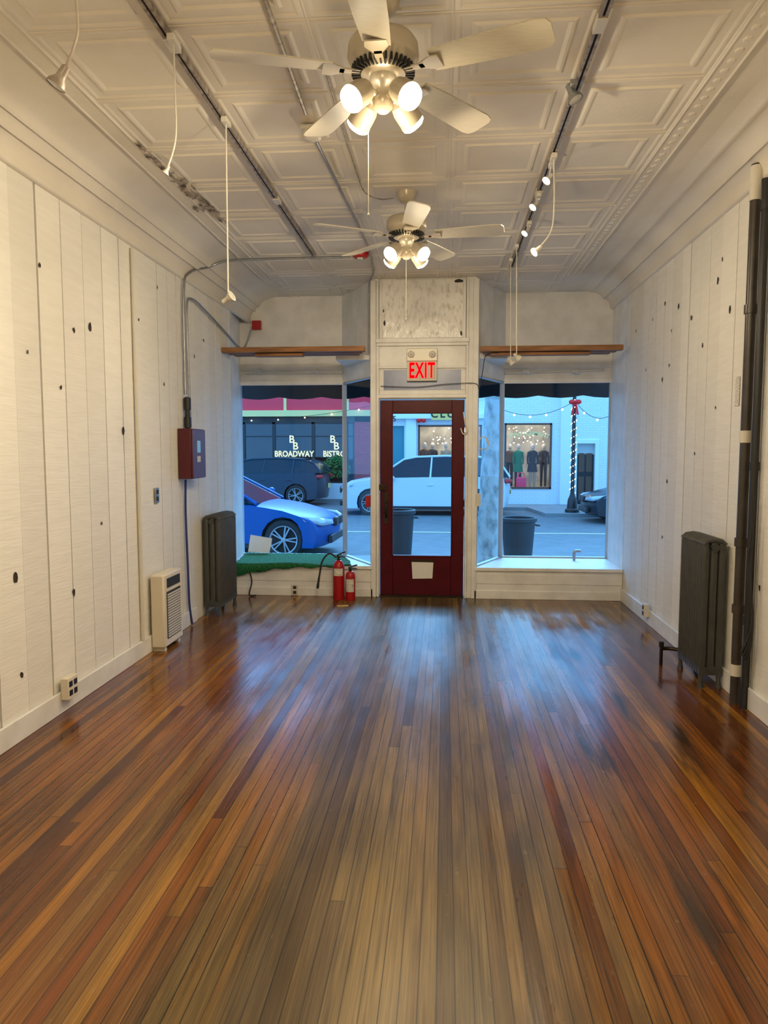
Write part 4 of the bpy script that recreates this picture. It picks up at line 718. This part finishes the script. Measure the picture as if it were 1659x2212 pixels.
for (xx, lab) in (((wA[0] + wA[1]) / 2, 'glittering warm lights in the shop window behind the door'), (ccx, 'sparse warm lights inside the right shop window')):
    t = thing('fairy_lights', lab, 'string lights', (xx, WY + .4, 2.1)); r = random.Random(int(xx * 10) + 3); P = [Vector((xx + r.uniform(-.6, .6), WY + r.uniform(.3, .42), r.uniform(1.75, 2.3))) for _ in range(26)]
    P.sort(key=lambda p: p.x); MB().tube(P, .004, 4).build('wire', M['black'], t)
    for p in P: MB().ball(p, .020, n=6, m=4).build('bulb', M['fairy'], t)
for xx in (wA[0] + .6, ccx):
    l = bpy.data.lights.new('shop_lamp', 'POINT'); l.energy = 60; l.color = (1, .86, .68); l.shadow_soft_size = .1; lo = bpy.data.objects.new('shop_lamp', l); COL.objects.link(lo); lo.location = (xx, WY + 1.0, 2.75)
l = bpy.data.lights.new('shop_lamp', 'POINT'); l.energy = 30; l.color = (1, .8, .6); l.shadow_soft_size = .1; lo = bpy.data.objects.new('shop_lamp', l); COL.objects.link(lo); lo.location = (-8, BY + 1.2, 1.9)
garland('string_lights', 'string of bulbs sagging across the white building', (fw_(1060, 860, 22.6).x, 22.6, fw_(1060, 872, 22.6).z), (fw_(1232, 880, 22.6).x, 22.6, fw_(1243, 872, 22.6).z), .35, 5, .032); garland('string_lights', 'string of bulbs right of the lamp post', (fw_(1252, 880, 20.6).x, 20.9, fw_(1243, 872, 20.6).z), (fw_(1340, 880, 20.6).x, 20.9, fw_(1340, 885, 20.6).z), .3, 3, .03)
LY = 20.6; c = atY(1238, 1000, LY); lx = c.x; lt = thing('lamp_post', 'black street lamp post wrapped in fairy lights with red bow', 'lamp post', (lx, LY, SZ)); T = Matrix.Translation((lx, LY, SZ))
MB().lathe([(.20, 0), (.20, .08), (.15, .12), (.13, .35), (.10, .42), (.07, .5), (.055, .6), (.05, 3.4), (.06, 3.45)], 16, T).build('post', M['black'], lt)
MB().lathe([(.06, 3.45), (.14, 3.6), (.18, 3.9), (.10, 4.1), (.02, 4.2)], 12, T).build('lantern', M['deadbulb'], lt)
mb = MB(); mb.tube([(lx + .065 * math.cos(a * .7), LY + .065 * math.sin(a * .7), SZ + .5 + a * .0265) for a in range(0, 100)], .006, 4); mb.build('light_wire', M['black'], lt)
for k in range(90): a = k * .9; MB().ball((lx + .075 * math.cos(a), LY + .075 * math.sin(a), SZ + .55 + k * .029), .012, n=6, m=4).build('fairy_bulb', M['fairy'], lt)
c = atY(1243, 868, LY - .12); mb = MB()
for q in (-1, 1): mb.ball((lx + q * .085, LY - .12, c.z), .09, (1, .5, .75)); mb.prism([(0, 0), (q * .04, 0), (q * .11, -.36), (q * .04, -.34)], lambda a, b: Vector((lx + a, LY - .12, c.z + b)), lambda a, b: Vector((lx + a, LY - .10, c.z + b)))
mb.ball((lx, LY - .14, c.z), .045); mb.build('bow', M['redbow'], lt)

# ------------------------------------------------------------------ light
w = bpy.data.worlds.new('sky'); SC.world = w; w.use_nodes = True; bg = w.node_tree.nodes['Background']; bg.inputs[0].default_value = (.17, .50, 1.0, 1); bg.inputs[1].default_value = 3.0
s = bpy.data.lights.new('sun', 'SUN'); s.energy = 5.0; s.angle = math.radians(30); s.color = (.22, .56, 1); so = bpy.data.objects.new('sun', s); COL.objects.link(so); so.rotation_euler = Vector((-.08, -1, -.80)).to_track_quat('-Z', 'Y').to_euler()
for (x, y, z, e_) in ((-.3, .4, 2.85, 46), (-.3, -1.6, 2.8, 30)):
    l = bpy.data.lights.new('rear_fill_light', 'POINT'); l.energy = e_; l.color = (1, .81, .52); l.shadow_soft_size = .12; lo = bpy.data.objects.new('rear_fill_light', l); COL.objects.link(lo); lo.location = (x, y, z)  # added warm fill lights behind the camera, no fan hangs there
